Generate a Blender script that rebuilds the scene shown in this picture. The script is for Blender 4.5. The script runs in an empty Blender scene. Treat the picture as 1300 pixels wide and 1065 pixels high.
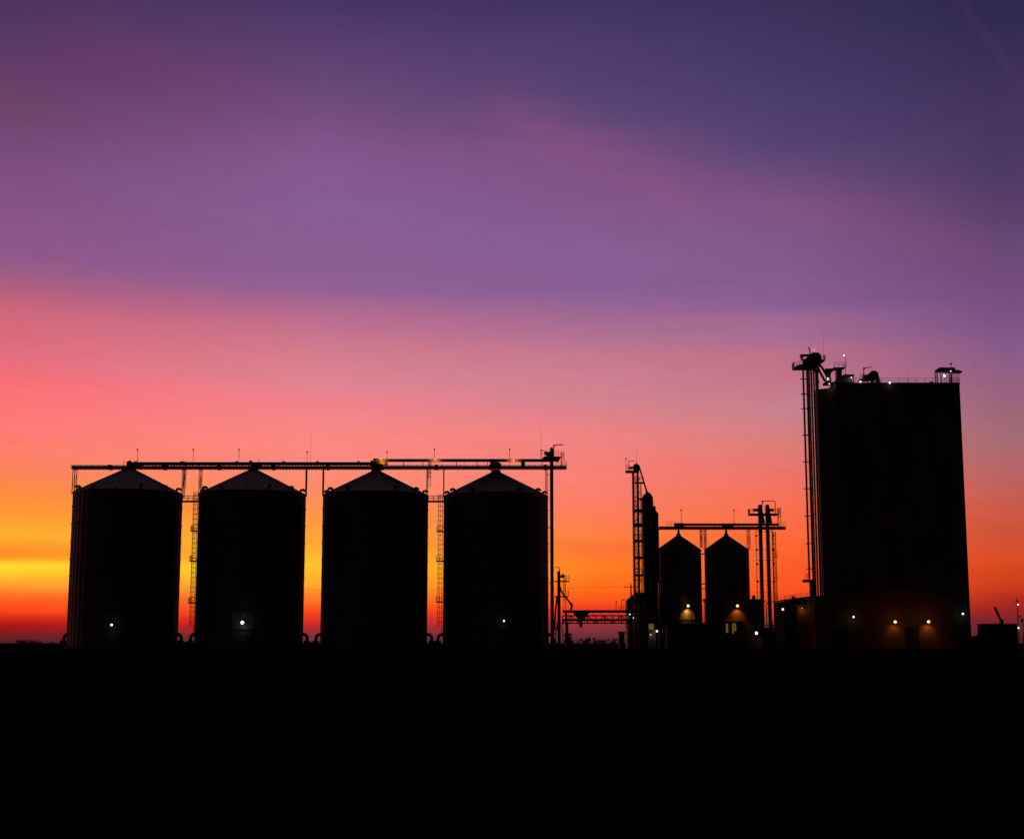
import bpy, math, random
from mathutils import Vector, Matrix
random.seed(7)
R = math.radians
scn = bpy.context.scene
COL = scn.collection

# ------------------------------------------------------------------ camera
F = 1862.0; HY = 816.0; CX, CY = 650.0, 532.5; CZ = 1.7
TH = math.atan((HY-CY)/F)
cam = bpy.data.cameras.new('camera'); co = bpy.data.objects.new('camera', cam); COL.objects.link(co)
co.location = (0, 0, CZ); co.rotation_euler = (R(90)+TH, 0, 0)
cam.sensor_width = 36; cam.lens = F/1300*36; cam.clip_start = .1; cam.clip_end = 20000
scn.camera = co
scn.view_settings.view_transform = 'Standard'; scn.view_settings.look = 'None'
scn.view_settings.exposure = 0; scn.view_settings.gamma = 1

def ray(px, py):
    v = -(py-CY)
    return ((px-CX), F*math.cos(TH)-v*math.sin(TH), F*math.sin(TH)+v*math.cos(TH))
def W(px, py, Y):
    a, b, c = ray(px, py)
    return Vector((Y*a/b, Y, CZ+Y*c/b))
def HZ(py, Y): return W(650, py, Y).z
def HX(px, py, Y): return W(px, py, Y).x
def ang(px, py):
    a, b, c = ray(px, py); n = math.sqrt(a*a+b*b+c*c)
    return math.atan2(a, b), math.asin(c/n)

# ------------------------------------------------------------------ materials
def mat(name, col, rough=.7, metal=0., var=.25, scale=1., bump=0., spec=.3, stretch=(1,1,1), corr=None, emit=None, es=0):
    m = bpy.data.materials.new(name); m.use_nodes = True
    nt = m.node_tree; nd = nt.nodes; lk = nt.links; nd.clear()
    out = nd.new('ShaderNodeOutputMaterial'); p = nd.new('ShaderNodeBsdfPrincipled')
    lk.new(p.outputs[0], out.inputs[0])
    p.inputs['Roughness'].default_value = rough; p.inputs['Metallic'].default_value = metal
    p.inputs['Specular IOR Level'].default_value = spec
    tc = nd.new('ShaderNodeTexCoord'); mp = nd.new('ShaderNodeMapping'); mp.inputs['Scale'].default_value = stretch
    lk.new(tc.outputs['Object'], mp.inputs[0])
    nz = nd.new('ShaderNodeTexNoise'); nz.inputs['Scale'].default_value = scale; nz.inputs['Detail'].default_value = 5
    lk.new(mp.outputs[0], nz.inputs['Vector'])
    cr = nd.new('ShaderNodeValToRGB')
    cr.color_ramp.elements[0].position = .3; cr.color_ramp.elements[1].position = .7
    cr.color_ramp.elements[0].color = (*[c*(1-var) for c in col], 1)
    cr.color_ramp.elements[1].color = (*[min(1, c*(1+var)) for c in col], 1)
    lk.new(nz.outputs[0], cr.inputs[0]); lk.new(cr.outputs[0], p.inputs['Base Color'])
    h = nz.outputs[0]
    if corr:
        wv = nd.new('ShaderNodeTexWave'); wv.inputs['Scale'].default_value = corr[1]; wv.bands_direction = corr[0]
        lk.new(tc.outputs['Object'], wv.inputs[0]); h = wv.outputs[1]
    if bump:
        b = nd.new('ShaderNodeBump'); b.inputs['Strength'].default_value = bump; b.inputs['Distance'].default_value = .05
        lk.new(h, b.inputs['Height']); lk.new(b.outputs[0], p.inputs['Normal'])
    if emit:
        p.inputs['Emission Color'].default_value = (*emit, 1); p.inputs['Emission Strength'].default_value = es
    return m
M = dict(
 galv = mat('galvanized_steel_sheet', (.20,.20,.21), .5, .35, .2, .6, .5, .4, (1,1,.2), ('Z', 1.5)),
 roof = mat('galvanized_roof_sheet', (.28,.27,.255), .5, .45, .2, .5, .1, .5),
 steel = mat('weathered_steel', (.12,.10,.10), .6, .3, .3, 2, .1),
 pipe = mat('painted_steel_leg', (.16,.15,.15), .5, .3, .2, 1.2, .1),
 alu = mat('bright_steel_pipe', (.45,.43,.40), .4, .6, .15, 1.5),
 conc = mat('slipform_concrete', (.20,.19,.18), .9, 0, .25, .25, .4, .1, (1,1,.25)),
 beige = mat('beige_wall_cladding', (.34,.27,.20), .7, .1, .12, .4, .6, .3, (1,1,.3), ('X', 1.6)),
 redwall = mat('rust_red_cladding', (.30,.13,.09), .75, .1, .15, .4, .6, .2, (1,1,.3), ('X', 1.2)),
 shedred = mat('dark_red_cladding', (.13,.07,.05), .8, .1, .2, .4, .6, .1, (1,1,.3), ('X', 1.2)),
 dark = mat('dark_cladding', (.07,.065,.07), .7, .1, .2, .5, .4, .2),
 blue = mat('blue_grey_paint', (.07,.07,.12), .6, .1, .2, .8, .4, .3, (1,1,1), ('X', 2.5)),
 wood = mat('creosoted_wood', (.08,.055,.04), .9, 0, .3, 3, .3),
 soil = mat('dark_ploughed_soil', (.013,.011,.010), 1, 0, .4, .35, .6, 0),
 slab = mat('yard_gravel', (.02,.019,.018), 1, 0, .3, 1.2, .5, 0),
 leaf = mat('shrub_leaves', (.035,.045,.02), .9, 0, .4, 2, 0, .1),
 bark = mat('bark', (.05,.04,.03), .95, 0, .3, 4, .3, .1),
 rubber = mat('black_rubber', (.03,.03,.03), .8, 0, .1, 3),
 glass_y = mat('window_lit_yellow', (.3,.25,.1), .3, 0, .1, 3, emit=(1,.62,.12), es=.11),
 glass_w = mat('lamp_lens_white', (.8,.8,.8), .3, 0, 0, 1, emit=(1,.92,.84), es=2.4),
 glass_c = mat('lamp_lens_cool', (.8,.8,.8), .3, 0, 0, 1, emit=(.85,.95,1), es=2.4),
 glass_o = mat('lamp_lens_warm', (.8,.7,.5), .3, 0, 0, 1, emit=(1,.46,.15), es=3.2),
 glass_r = mat('beacon_lens_red', (.5,.05,.05), .3, 0, 0, 1, emit=(1,.08,.10), es=1.2),
 glass_p = mat('hooded_lamp_lens', (.5,.3,.25), .5, 0, .1, 1, emit=(.80,.32,.28), es=.8),
 glass_d = mat('dim_lamp_lens', (.5,.4,.3), .5, 0, .1, 1, emit=(1,.8,.6), es=.25),
 glass_off = mat('lamp_lens_unlit', (.3,.3,.3), .3, 0, .1, 1),
)

# ------------------------------------------------------------------ mesh builder
class MB:
    def __init__(s): s.v = []; s.f = []; s.smooth = set()
    def add(s, vs, fs, smooth=False):
        n = len(s.v); s.v += [tuple(v) for v in vs]
        for f in fs:
            if smooth: s.smooth.add(len(s.f))
            s.f.append(tuple(i+n for i in f))
        return s
    def hexa(s, p):   # 8 points: bottom 4 ccw, top 4 ccw
        return s.add(p, [(3,2,1,0),(4,5,6,7),(0,1,5,4),(1,2,6,5),(2,3,7,6),(3,0,4,7)])
    def box(s, x0, x1, y0, y1, z0, z1):
        return s.hexa([(x0,y0,z0),(x1,y0,z0),(x1,y1,z0),(x0,y1,z0),(x0,y0,z1),(x1,y0,z1),(x1,y1,z1),(x0,y1,z1)])
    def cbox(s, c, sx, sy, sz): return s.box(c[0]-sx/2,c[0]+sx/2,c[1]-sy/2,c[1]+sy/2,c[2]-sz/2,c[2]+sz/2)
    def frame(s, a, b):
        a, b = Vector(a), Vector(b); d = (b-a).normalized()
        up = Vector((0,0,1)) if abs(d.z) < .95 else Vector((0,1,0))
        u = d.cross(up).normalized(); w = u.cross(d).normalized()
        return a, b, u, w
    def beam(s, a, b, w=.1, h=None):
        h = w if h is None else h
        a, b, u, v = s.frame(a, b); u = u*w/2; v = v*h/2
        q = [-u-v, u-v, u+v, -u+v]
        return s.add([a+k for k in q]+[b+k for k in q], [(3,2,1,0),(4,5,6,7),(0,1,5,4),(1,2,6,5),(2,3,7,6),(3,0,4,7)])
    def tube(s, a, b, r, n=10, r2=None):
        r2 = r if r2 is None else r2
        a, b, u, v = s.frame(a, b)
        ps = [a+(u*math.cos(t)+v*math.sin(t))*r for t in [2*math.pi*i/n for i in range(n)]]
        qs = [b+(u*math.cos(t)+v*math.sin(t))*r2 for t in [2*math.pi*i/n for i in range(n)]]
        s.add(ps+qs, [(i,(i+1)%n,n+(i+1)%n,n+i) for i in range(n)], True)
        s.add(ps, [tuple(reversed(range(n)))]); s.add(qs, [tuple(range(n))]); return s
    def path(s, pts, r, n=8):
        for a, b in zip(pts, pts[1:]): s.tube(a, b, r, n)
        return s
    def lathe(s, c, prof, n=48, smooth=False, a0=0, a1=2*math.pi):
        full = abs(a1-a0-2*math.pi) < 1e-6; m = n if full else n+1
        vs = []
        for r, z in prof:
            for i in range(m):
                t = a0+(a1-a0)*i/n; vs.append((c[0]+r*math.cos(t), c[1]+r*math.sin(t), c[2]+z))
        fs = []
        for k in range(len(prof)-1):
            for i in range(n):
                j = (i+1) % m
                fs.append((k*m+i, k*m+j, (k+1)*m+j, (k+1)*m+i))
        return s.add(vs, fs, smooth)
    def disc_y(s, c, r, depth, n=20):    # wheel-like drum facing the camera
        return s.tube((c[0], c[1]-depth/2, c[2]), (c[0], c[1]+depth/2, c[2]), r, n)
    def prism_y(s, pts, y0, y1):          # polygon in XZ (ccw seen from front -Y) extruded along Y
        n = len(pts)
        vs = [(x, y0, z) for x, z in pts]+[(x, y1, z) for x, z in pts]
        return s.add(vs, [tuple(range(n)), tuple(reversed(range(n, 2*n)))]+[((i+1)%n, i, n+i, n+(i+1)%n) for i in range(n)])
    def rail(s, pts, h=1.1, step=1.6, r=.035, mids=1):
        pts = [Vector(p) for p in pts]
        for a, b in zip(pts, pts[1:]):
            L = (b-a).length; k = max(1, round(L/step))
            for i in range(k+1):
                p = a.lerp(b, i/k); s.beam(p, p+Vector((0,0,h)), r*2)
            for q in range(mids+1):
                z = h*(1-q*.5/max(1,mids)) if mids else h
                s.beam(a+Vector((0,0,z)), b+Vector((0,0,z)), r*2)
        return s
    def ladder(s, x, y, z0, z1, w=.55, cage=True, side=-1, r=.035, rung=.6, depth=.75):
        # side -1: cage bulges towards -x ; ladder lies in the YZ plane ; side 0: cage towards -y
        if side == 0: A = Vector((w/2,0,0)); O = Vector((0,-1,0))
        else: A = Vector((0,w/2,0)); O = Vector((side,0,0))
        c = Vector((x,y,0))
        for k in (-1, 1):
            s.beam(c+A*k+Vector((0,0,z0)), c+A*k+Vector((0,0,z1)), r*2)
        z = z0+.3
        while z < z1:
            s.beam(c-A+Vector((0,0,z)), c+A+Vector((0,0,z)), r*1.5); z += rung
        if cage:
            z = z0+2.2; n = 6; q = A.normalized()
            angs = [math.pi*i/n for i in range(n+1)]
            P = lambda t, z: c+q*math.cos(t)*depth*.5+O*math.sin(t)*depth+Vector((0,0,z))
            while z <= z1:
                for t0, t1 in zip(angs, angs[1:]): s.beam(P(t0,z), P(t1,z), r*2.2)
                z += 1.1
            for t in angs[1:-1]: s.beam(P(t, z0+2.2), P(t, z1), r*1.6)
        return s
    def truss(s, a, b, w, h, bay=1.2, r=.05, deck=True):
        a, b = Vector(a), Vector(b); L = (b-a).length; d = (b-a)/L; n = max(1, round(L/bay))
        up = Vector((0,0,1)); side = d.cross(up).normalized()*w/2
        for k in (-1, 1):
            for z in (0, h): s.beam(a+side*k+up*z, b+side*k+up*z, r*2.4)
            for i in range(n+1):
                p = a.lerp(b, i/n)+side*k; s.beam(p, p+up*h, r*1.6)
                if i < n:
                    q = a.lerp(b, (i+1)/n)+side*k
                    s.beam(p+up*(h if i%2 else 0), q+up*(0 if i%2 else h), r*1.3)
        for i in range(n+1):
            p = a.lerp(b, i/n)
            for z in (0, h): s.beam(p-side+up*z, p+side+up*z, r*1.4)
        if deck: s.beam(a+up*.1, b+up*.1, w*.9, .06)
        return s
    def build(s, name, m, parent=None, label=None):
        me = bpy.data.meshes.new(name)
        off = Vector((0,0,0)); q = parent
        while q is not None: off += q.location; q = q.parent
        me.from_pydata([tuple(Vector(v)-off) for v in s.v], [], s.f)
        if s.smooth:
            for i in s.smooth: me.polygons[i].use_smooth = True
        me.materials.append(M[m]); me.update()
        o = bpy.data.objects.new(name, me); COL.objects.link(o)
        if parent: o.parent = parent
        if label: o['label'] = label
        return o

def thing(name, label, cat, loc=(0,0,0), group=None):
    o = bpy.data.objects.new(name, None); COL.objects.link(o); o.location = loc; o.empty_display_size = .5
    o['label'] = label; o['category'] = cat
    if group: o['group'] = group
    return o
def tag(o, label, cat, group=None):
    o['label'] = label; o['category'] = cat
    if group: o['group'] = group
    return o
def copy_tree(o, parent=None):
    c = o.copy(); COL.objects.link(c); c.parent = parent
    for ch in list(o.children): copy_tree(ch, c)
    return c
V = Vector

# ------------------------------------------------------------------ setting: ground and yard
g = MB(); S = 9000
g.add([(-S,-S,0),(S,-S,0),(S,S,0),(-S,S,0)], [(0,1,2,3)])
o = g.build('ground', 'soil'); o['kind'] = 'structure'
g = MB()
# yard: a low gravel pad under the whole plant, with a sloping edge
x0,x1,y0,y1 = -112,150,285,372
g.add([(x0-3,y0-3,.004),(x1+3,y0-3,.004),(x1+3,y1+3,.004),(x0-3,y1+3,.004),(x0,y0,.5),(x1,y0,.5),(x1,y1,.5),(x0,y1,.5)],
      [(4,5,6,7),(0,1,5,4),(1,2,6,5),(2,3,7,6),(3,0,4,7)])
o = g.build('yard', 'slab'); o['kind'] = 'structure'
G0 = .5

# ------------------------------------------------------------------ lamps
def lamp_light(parent, p, energy, col, aim=None, size=.15, spot=None):
    off = V((0,0,0)); q = parent
    while q is not None: off += q.location; q = q.parent
    L = bpy.data.lights.new('lamp_or_fill_light', 'SPOT' if spot else 'POINT'); L.energy = energy; L.color = col; L.shadow_soft_size = size
    o = bpy.data.objects.new('lamp_or_fill_light', L); COL.objects.link(o); o.parent = parent; o.location = V(p)-off
    if spot:
        L.spot_size = R(spot); L.spot_blend = .9
        o.rotation_euler = V(aim).to_track_quat('-Z', 'Y').to_euler()
    return o
def flood(px, py, Y, label, kind='w', size=.55, energy=40, back=.9, spot=None, aim=(0,.35,-1), group='lit floodlights on the buildings', post=False, glow=True):
    p = W(px, py, Y)
    t = thing('floodlight', label, 'floodlight', tuple(p), group)
    h = MB()
    if post: h.tube((p.x, p.y, G0 if post is True else post), (p.x, p.y, p.z-.1), .06, 8)
    else: h.beam((p.x, p.y+.15, p.z+size*.5), (p.x, p.y+back, p.z+size*.5), .07)
    # housing: a shallow reflector box tilted down
    s = size
    h.hexa([(p.x-s*.55,p.y-.02,p.z-s*.3),(p.x+s*.55,p.y-.02,p.z-s*.3),(p.x+s*.4,p.y+s*.5,p.z-s*.1),(p.x-s*.4,p.y+s*.5,p.z-s*.1),
            (p.x-s*.55,p.y-.02,p.z+s*.5),(p.x+s*.55,p.y-.02,p.z+s*.5),(p.x+s*.4,p.y+s*.5,p.z+s*.5),(p.x-s*.4,p.y+s*.5,p.z+s*.5)])
    h.build('housing', 'steel', t)
    l = MB()
    prof = [(s*.5*math.cos(a), s*.5*math.sin(a)) for a in [math.pi*i/8-math.pi/2 for i in range(9)]]
    l.lathe((p.x, p.y-s*.55, p.z), [(max(.001,r),z) for r, z in prof], 14, True)
    l.build('lens', {'w':'glass_w','c':'glass_c','o':'glass_o','r':'glass_r'}[kind], t)
    col = {'w':(1,.93,.85),'c':(.8,.92,1),'o':(1,.37,.05),'r':(1,.1,.1)}[kind]
    if glow: lamp_light(t, (p.x, p.y-(s*1.3 if kind != 'o' else .25), p.z-(.35 if kind != 'o' else .3+s*.5)), energy, col, aim, .1, spot)
    return t

# ------------------------------------------------------------------ large grain silos
SR = 11.93
SIL = []
for pxc, Y in ((155.4,331.5),(315.8,333.6),(474.5,336.0),(629.2,338.2)):
    SIL.append((HX(pxc, 816, Y), Y))
EZ = HZ(629.6, 336.5); AZ = HZ(597.5, 336.5)
def big_silo(cx, cy, label):
    t = thing('grain_silo', label, 'silo', (cx, cy, G0), 'four large round grain silos in a row')
    c = (cx, cy, 0)
    m = MB(); m.lathe(c, [(SR,G0+.6),(SR,EZ)], 96, True)
    for i in range(48):       # vertical stiffeners
        a = 2*math.pi*i/48; x, y = cx+math.cos(a)*(SR+.06), cy+math.sin(a)*(SR+.06)
        u = V((-math.sin(a), math.cos(a), 0))*.09; v = V((math.cos(a), math.sin(a), 0))*.07
        b = [V((x,y,G0+.6))+k for k in (-u-v, u-v, u+v, -u+v)]
        m.hexa([*b, *[q+V((0,0,EZ-G0-.7)) for q in b]])
    m.build('wall', 'galv', t)
    m = MB()
    z = EZ-3.2
    while z > 2:
        m.lathe(c, [(SR+.02,z-.07),(SR+.24,z-.07),(SR+.24,z+.07),(SR+.02,z+.07)], 96); z -= 3.9
    m.build('wind_ring', 'steel', t)
    m = MB(); m.lathe(c, [(.01,G0+.61),(SR+.5,G0+.6),(SR+.5,G0)], 72); m.build('foundation', 'conc', t)
    m = MB(); rr = SR+.22
    m.lathe(c, [(rr,EZ-.12),(rr,EZ+.02),(1.1,AZ-.3),(.9,AZ-.1)], 72)
    for i in range(36):
        a = 2*math.pi*i/36
        m.beam((cx+rr*math.cos(a), cy+rr*math.sin(a), EZ+.05), (cx+1.2*math.cos(a), cy+1.2*math.sin(a), AZ-.28), .07, .09)
    rf = m.build('roof', 'roof', t)
    m = MB(); m.lathe(c, [(1.15,AZ-.45),(1.15,AZ+.05),(.75,AZ+.35),(.3,AZ+.5),(.01,AZ+.5)], 24); m.build('roof_cap', 'steel', rf)
    # goose-neck roof vents near the eave
    for a in (math.pi-.02, .02, -math.pi/2+.5, -math.pi/2-.5, math.pi/2+.5, math.pi/2-.5, -2.6, -.55):
        m = MB(); r0 = SR-1.1; x, y = cx+r0*math.cos(a), cy+r0*math.sin(a)
        zz = EZ+(AZ-EZ)*(1-r0/SR)
        d = V((math.cos(a), math.sin(a), 0))
        p = V((x,y,zz-.1))
        m.path([p, p+V((0,0,.5)), p+V((0,0,.72))+d*.3, p+V((0,0,.68))+d*.85, p+V((0,0,.35))+d*1.05], .3, 10)
        m.build('roof_vent', 'steel', rf)
    # aeration fans with curved outlet ducts, one on each flank
    for sg in (-1, 1):
        m = MB(); x = cx+sg*(SR); zt = HZ(804.5, cy)
        m.path([V((x-sg*.2,cy,zt-.2)), V((x+sg*.55,cy,zt-.05)), V((x+sg*1.0,cy,zt-.35)), V((x+sg*1.2,cy,zt-.9)), V((x+sg*1.2,cy,zt-1.7))], .38, 12)
        f = m.build('aeration_fan', 'steel', t)
        m = MB(); m.cbox((x+sg*1.25,cy,G0+(zt-1.7-G0)/2), 1.3, 1.3, zt-1.7-G0); m.disc_y((x+sg*1.2,cy,G0+1.1), .8, 1.5)
        m.build('fan_housing', 'pipe', f)
    # manway door with frame
    m = MB(); m.box(cx+1.2,cx+2.6,cy-SR-.22,cy-SR+.3,G0+.8,G0+3.0); d = m.build('door', 'steel', t)
    m = MB(); m.beam((cx+2.35,cy-SR-.3,G0+1.8),(cx+2.35,cy-SR-.3,G0+2.1),.06); m.build('handle','alu',d)
    return t
s1 = big_silo(*SIL[0], 'leftmost of the four large grain silos, with a pinkish lamp low on its wall')
SILO = [s1]
for k, lab in ((1, 'large grain silo with a bright white lamp on its wall, second from the left'),
               (2, 'large grain silo with no floodlight on its wall, third of the four from the left'),
               (3, 'large grain silo beside the tall elevator leg, rightmost of the four big ones')):
    c = copy_tree(s1); c.location = (SIL[k][0], SIL[k][1], G0); c['label'] = lab; SILO.append(c)
# caged ladders with rest platforms on the left flanks of silos 2 and 4
def silo_ladder(k, rests):
    cx, cy = SIL[k]; x = cx-SR-.35; y = cy-1.0; m = MB()
    m.ladder(x, y, HZ(808,cy), EZ+.6, .7, True, -1, .032, .6, 1.0)
    for py in rests:
        z = HZ(py, cy); m.cbox((x-.55, y, z), 1.5, 1.6, .22)
        m.rail([(x-1.25,y-.75,z),(x-1.25,y+.75,z)], 1.2, .75, .04); m.rail([(x+.1,y-.75,z),(x-1.25,y-.75,z)], 1.2, .7, .04)
    for py in range(640, 805, 12): m.beam((x, y, HZ(py,cy)), (x+.75, y, HZ(py,cy)), .07)
    m.build('ladder', 'steel', SILO[k])
silo_ladder(1, (674.5, 712.5, 765.5)); silo_ladder(3, (675, 712.7, 763.8))
# thermometer cable pipe on silo 4, vertical line low on the wall
m = MB(); cx, cy = SIL[3]; xx = HX(677.5,780,cy-9); yy = cy-math.sqrt(max(0,(SR+.15)**2-(xx-cx)**2))
m.beam((xx,yy-.1,HZ(800,cy)),(xx,yy-.1,HZ(745,cy)),.16); m.build('cable_conduit','alu',SILO[3])

# bridges between silo eaves
def bridge(ka, kb, lab):
    xa, xb = SIL[ka][0]+SR, SIL[kb][0]-SR; y = (SIL[ka][1]+SIL[kb][1])/2; z = HZ(637.5, y)
    t = thing('silo_bridge', lab, 'walkway', ((xa+xb)/2, y, z), 'short bridges between silo tops')
    m = MB(); m.box(xa+.05, xb-.05, y-.6, y+.6, z, z+.35); m.build('deck', 'steel', t)
    m = MB()
    for yy in (y-.58, y+.58): m.rail([(xa+.1,yy,z+.35),(xb-.1,yy,z+.35)], 1.1, 1.3, .035)
    m.build('handrail', 'steel', t)
bridge(0, 1, 'short railed bridge joining the eaves of the first and second big silos')
bridge(2, 3, 'short railed bridge joining the eaves of the third and fourth big silos')

# ------------------------------------------------------------------ overhead catwalk and conveyors of the big silos
YC = 336.5
zc0, zc1 = HZ(595.4, YC), HZ(591.2, YC)
xl, xr = HX(91.5, 593, YC), HX(719, 593, YC)
t = thing('overhead_catwalk', 'long lattice catwalk running over the peaks of all four big silos', 'catwalk', ((xl+xr)/2, YC, zc0))
m = MB(); m.truss((xl,YC,zc0),(xr,YC,zc0),1.9,zc1-zc0,.72,.045)
for px in range(140, 700, 69):     # splice plates
    x = HX(px,593,YC); m.box(x-.35,x+.35,YC-1.05,YC+1.05,zc0-.18,zc1+.16)
m.build('truss', 'steel', t)
m = MB(); m.box(xl,xr,YC-.35,YC+.35,zc0+.1,zc1-.08); m.build('drag_conveyor', 'pipe', t)
m = MB(); m.rail([(HX(702,593,YC),YC-.95,zc1),(xr,YC-.95,zc1),(xr,YC+.95,zc1)], 1.1, 1.0, .03)
m.rail([(HX(476,593,YC),YC+.95,zc1),(HX(690,593,YC),YC+.95,zc1)], 1.1, 2.6, .022, 0)
m.build('handrail', 'steel', t)
m = MB(); x = HX(664,590,YC); m.cbox((x,YC-.6,HZ(589.5,YC)),.9,.9,1.0); m.disc_y((x,YC-.6,HZ(589,YC)),.5,1.1); m.build('drive_motor','pipe',t)

def conveyor(xa, xb, pyt, pyb, lab, heads):
    za, zb = HZ(pyb, YC), HZ(pyt, YC); y = YC+.2
    t = thing('conveyor', lab, 'conveyor', ((xa+xb)/2, y, za), 'enclosed conveyors over the big silos')
    m = MB(); m.box(xa, xb, y-.4, y+.4, za, zb)
    x = xa+3
    while x < xb: m.box(x-.06,x+.06,y-.46,y+.46,za-.05,zb+.06); x += 3
    m.build('trough', 'pipe', t)
    for px0, px1, p0, p1 in heads:
        m = MB(); m.box(HX(px0,590,YC),HX(px1,590,YC),y-.65,y+.65,HZ(p1,YC),HZ(p0,YC)); m.build('head_box','steel',t)
    return t
cv1 = conveyor(HX(163,588,YC), HX(492,588,YC), 586.6, 590.0, 'lower enclosed conveyor lying just above the catwalk over the first three silos', [(161,166,586,592)])
for px in (172, 231, 300, 360, 403, 455):
    m = MB(); x = HX(px,586,YC); m.cbox((x,YC+.2,HZ(586.3,YC)),.6,.6,.35); m.build('inspection_hatch','steel',cv1)
cv2 = conveyor(HX(474,584,YC), HX(700,584,YC), 582.6, 586.0, 'upper enclosed conveyor raised on stubs between the third silo peak and the elevator leg', [(474,479.5,582,594)])
for px in (512, 537, 579.5, 606, 619, 622.5, 664, 688):
    m = MB(); x = HX(px,588,YC); m.beam((x,YC+.2,HZ(591.5,YC)),(x,YC+.2,HZ(585.9,YC)),.14); m.build('stub_post','steel',cv2)
# discharge spouts over each peak
for k, lab in enumerate(('first', 'second', 'third', 'fourth')):   # funnel over each peak
    cx, cy = SIL[k]; x = cx; m = MB()
    zt = HZ(588 if k < 3 else 587, YC)
    for sg in (-1,1): m.beam((x+sg*.3,YC-.5,zt-.1),(x+sg*1.0,cy-.5,AZ-.1),.16)
    m.lathe((x,YC,0), [(.9,zt),(.9,zt-.5),(.35,zt-1.1),(.35,AZ+.4)], 12)
    m.box(x-1.3,x+1.3,YC-1.15,YC+1.15,zc1+.05,zc1+.35)
    tg = thing('discharge_spout', f'short discharge spout feeding the {lab} big silo peak, counted from the left', 'spout', (x,YC,AZ), 'discharge spouts over the big silo peaks')
    m.build('funnel','steel',tg)
    m = MB(); m.disc_y((x-.9,YC-1.3,zc1+.7),.38,.6); m.cbox((x-.9,YC-1.3,zc1+.4),.5,.5,.3); m.build('gate_motor','pipe',tg)
    m = MB(); m.tube((x+.9,YC-1.2,zc1+.35),(x+.9,YC-1.2,zc1+1.5),.05,6); m.build('post','steel',tg)

# support legs standing on silo eaves
def support(pxs, py0, py1, Y, lab, ladder=False, w=.09, brace=True, grp='support frames carrying the catwalk'):
    z0, z1 = HZ(py1, Y), HZ(py0, Y); xs = [HX(p, (py0+py1)/2, Y) for p in pxs]
    t = thing('support_frame', lab, 'support frame', (sum(xs)/len(xs), Y, z0), grp)
    m = MB()
    for x in xs:
        for yy in (Y-.8, Y+.8): m.beam((x,yy,z0),(x,yy,z1), w*1.5)
    for x in xs:
        m.beam((x,Y-.8,z1-.3),(x,Y+.8,z1-.3), w); m.beam((x,Y-.8,z0+.3),(x,Y+.8,z0+.3), w); m.beam((x,Y-.8,z0+.3),(x,Y+.8,z1-.3), w*.7)
    if len(xs) > 1:
        for k in range(4): zz = z0+(z1-z0)*(k+.5)/4; m.beam((xs[0],Y,zz),(xs[1],Y,zz),w*.6)
        for zz in (z0+.3,z1-.3): m.beam((xs[0],Y-.8,zz),(xs[1],Y-.8,zz),w*.6); m.beam((xs[0],Y+.8,zz),(xs[1],Y+.8,zz),w*.6)
    m.build('leg_frame','steel',t)
    if ladder:
        m = MB(); x = HX(ladder,(py0+py1)/2,Y); m.ladder(x, Y-.6, z0+2.0, z1+1.6, .5, True, 0, .035, .35, .7); m.build('ladder','steel',t)
    return t
support((93.2,96.0),595,628,YC,'thin twin leg frame at the far left end of the catwalk')
support((232.0,233.6),595,632,YC,'stout leg frame with a ladder beside the right eave of the first silo',235.3)
support((253.6,255.4),595,630,YC,'thin leg frame without ladder on the left eave of the second silo')
support((388.8,),595,630,YC,'single leg frame on the right eave of the second silo',w=.13)
support((410.3,),595,630,YC,'single leg frame on the left eave of the third silo',w=.13)
support((542.2,),595,630,YC,'leg frame with ladder on the right eave of the third silo',545.6,w=.13)
support((563.4,),595,631,YC,'single leg frame on the left eave of the fourth silo',w=.13)
support((692.9,694.6),595,631,YC,'pale twin leg frame between the fourth silo eave and the elevator leg')

# unlit lamp posts on the catwalk
def lamp_post(px, ptop, pbot, Y, lab, src=None, base=None, grp='small unlit lamp posts on the catwalks'):
    p = W(px, pbot, Y); h = HZ(ptop, Y)-p.z
    if src is None:
        t = thing('lamp_post', lab, 'lamp post', tuple(p), grp)
        m = MB(); m.tube(p, p+V((0,0,h)), .05, 6); m.cbox(p+V((0,0,.05)),.3,.3,.1); m.build('pole','steel',t)
        m = MB(); m.hexa([p+V(q) for q in ((-.17,-.3,h),(.17,-.3,h),(.17,.1,h),(-.17,.1,h),(-.12,-.3,h+.3),(.12,-.3,h+.3),(.12,.1,h+.3),(-.12,.1,h+.3))]); hd = m.build('lamp_head','steel',t)
        m = MB(); m.cbox(p+V((0,-.1,h-.02)),.24,.3,.04); m.build('lens','glass_off',hd)
        return t
    t = copy_tree(src); t.location = p; t['label'] = lab; return t
LP = lamp_post(174, 571.5, 588, YC, 'small lamp post just right of the first silo peak')
for px, a, lab in ((245,588,'thin lamp post above the gap between first and second silos'),(303,588,'small lamp post left of the second silo peak'),
                   (389.6,591,'small lamp post beside the tall thin rod right of the second silo'),(491.3,591,'small lamp post at the right end of the lower conveyor'),
                   (551.4,589,'small lamp post over the orange-lit stretch of the upper conveyor'),(647,589,'small lamp post right of the fourth silo peak')):
    lamp_post(px, 0, a if a != 589 else 587.5, YC, lab, LP)
def rod(px, pt, pb, Y, lab, r=.03):
    p = W(px, pb, Y); m = MB(); z = HZ(pt, Y); m.tube(p, (p.x,p.y,z), r, 6, r*.4); m.tube(p, p+V((0,0,.5)), r*2.2, 6)
    o = m.build('lightning_rod','steel'); return tag(o, lab, 'lightning rod', 'tall thin lightning rods')
rod(394, 548, 591, YC+.9, 'tall hair-thin rod rising from the catwalk right of the second silo')
rod(686.6, 540, 580, YC+.9, 'tall hair-thin rod at the left rail of the main elevator head')
rod(808.4, 567, 589, 341, 'tall hair-thin rod above the round head of the dryer elevator')
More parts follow.
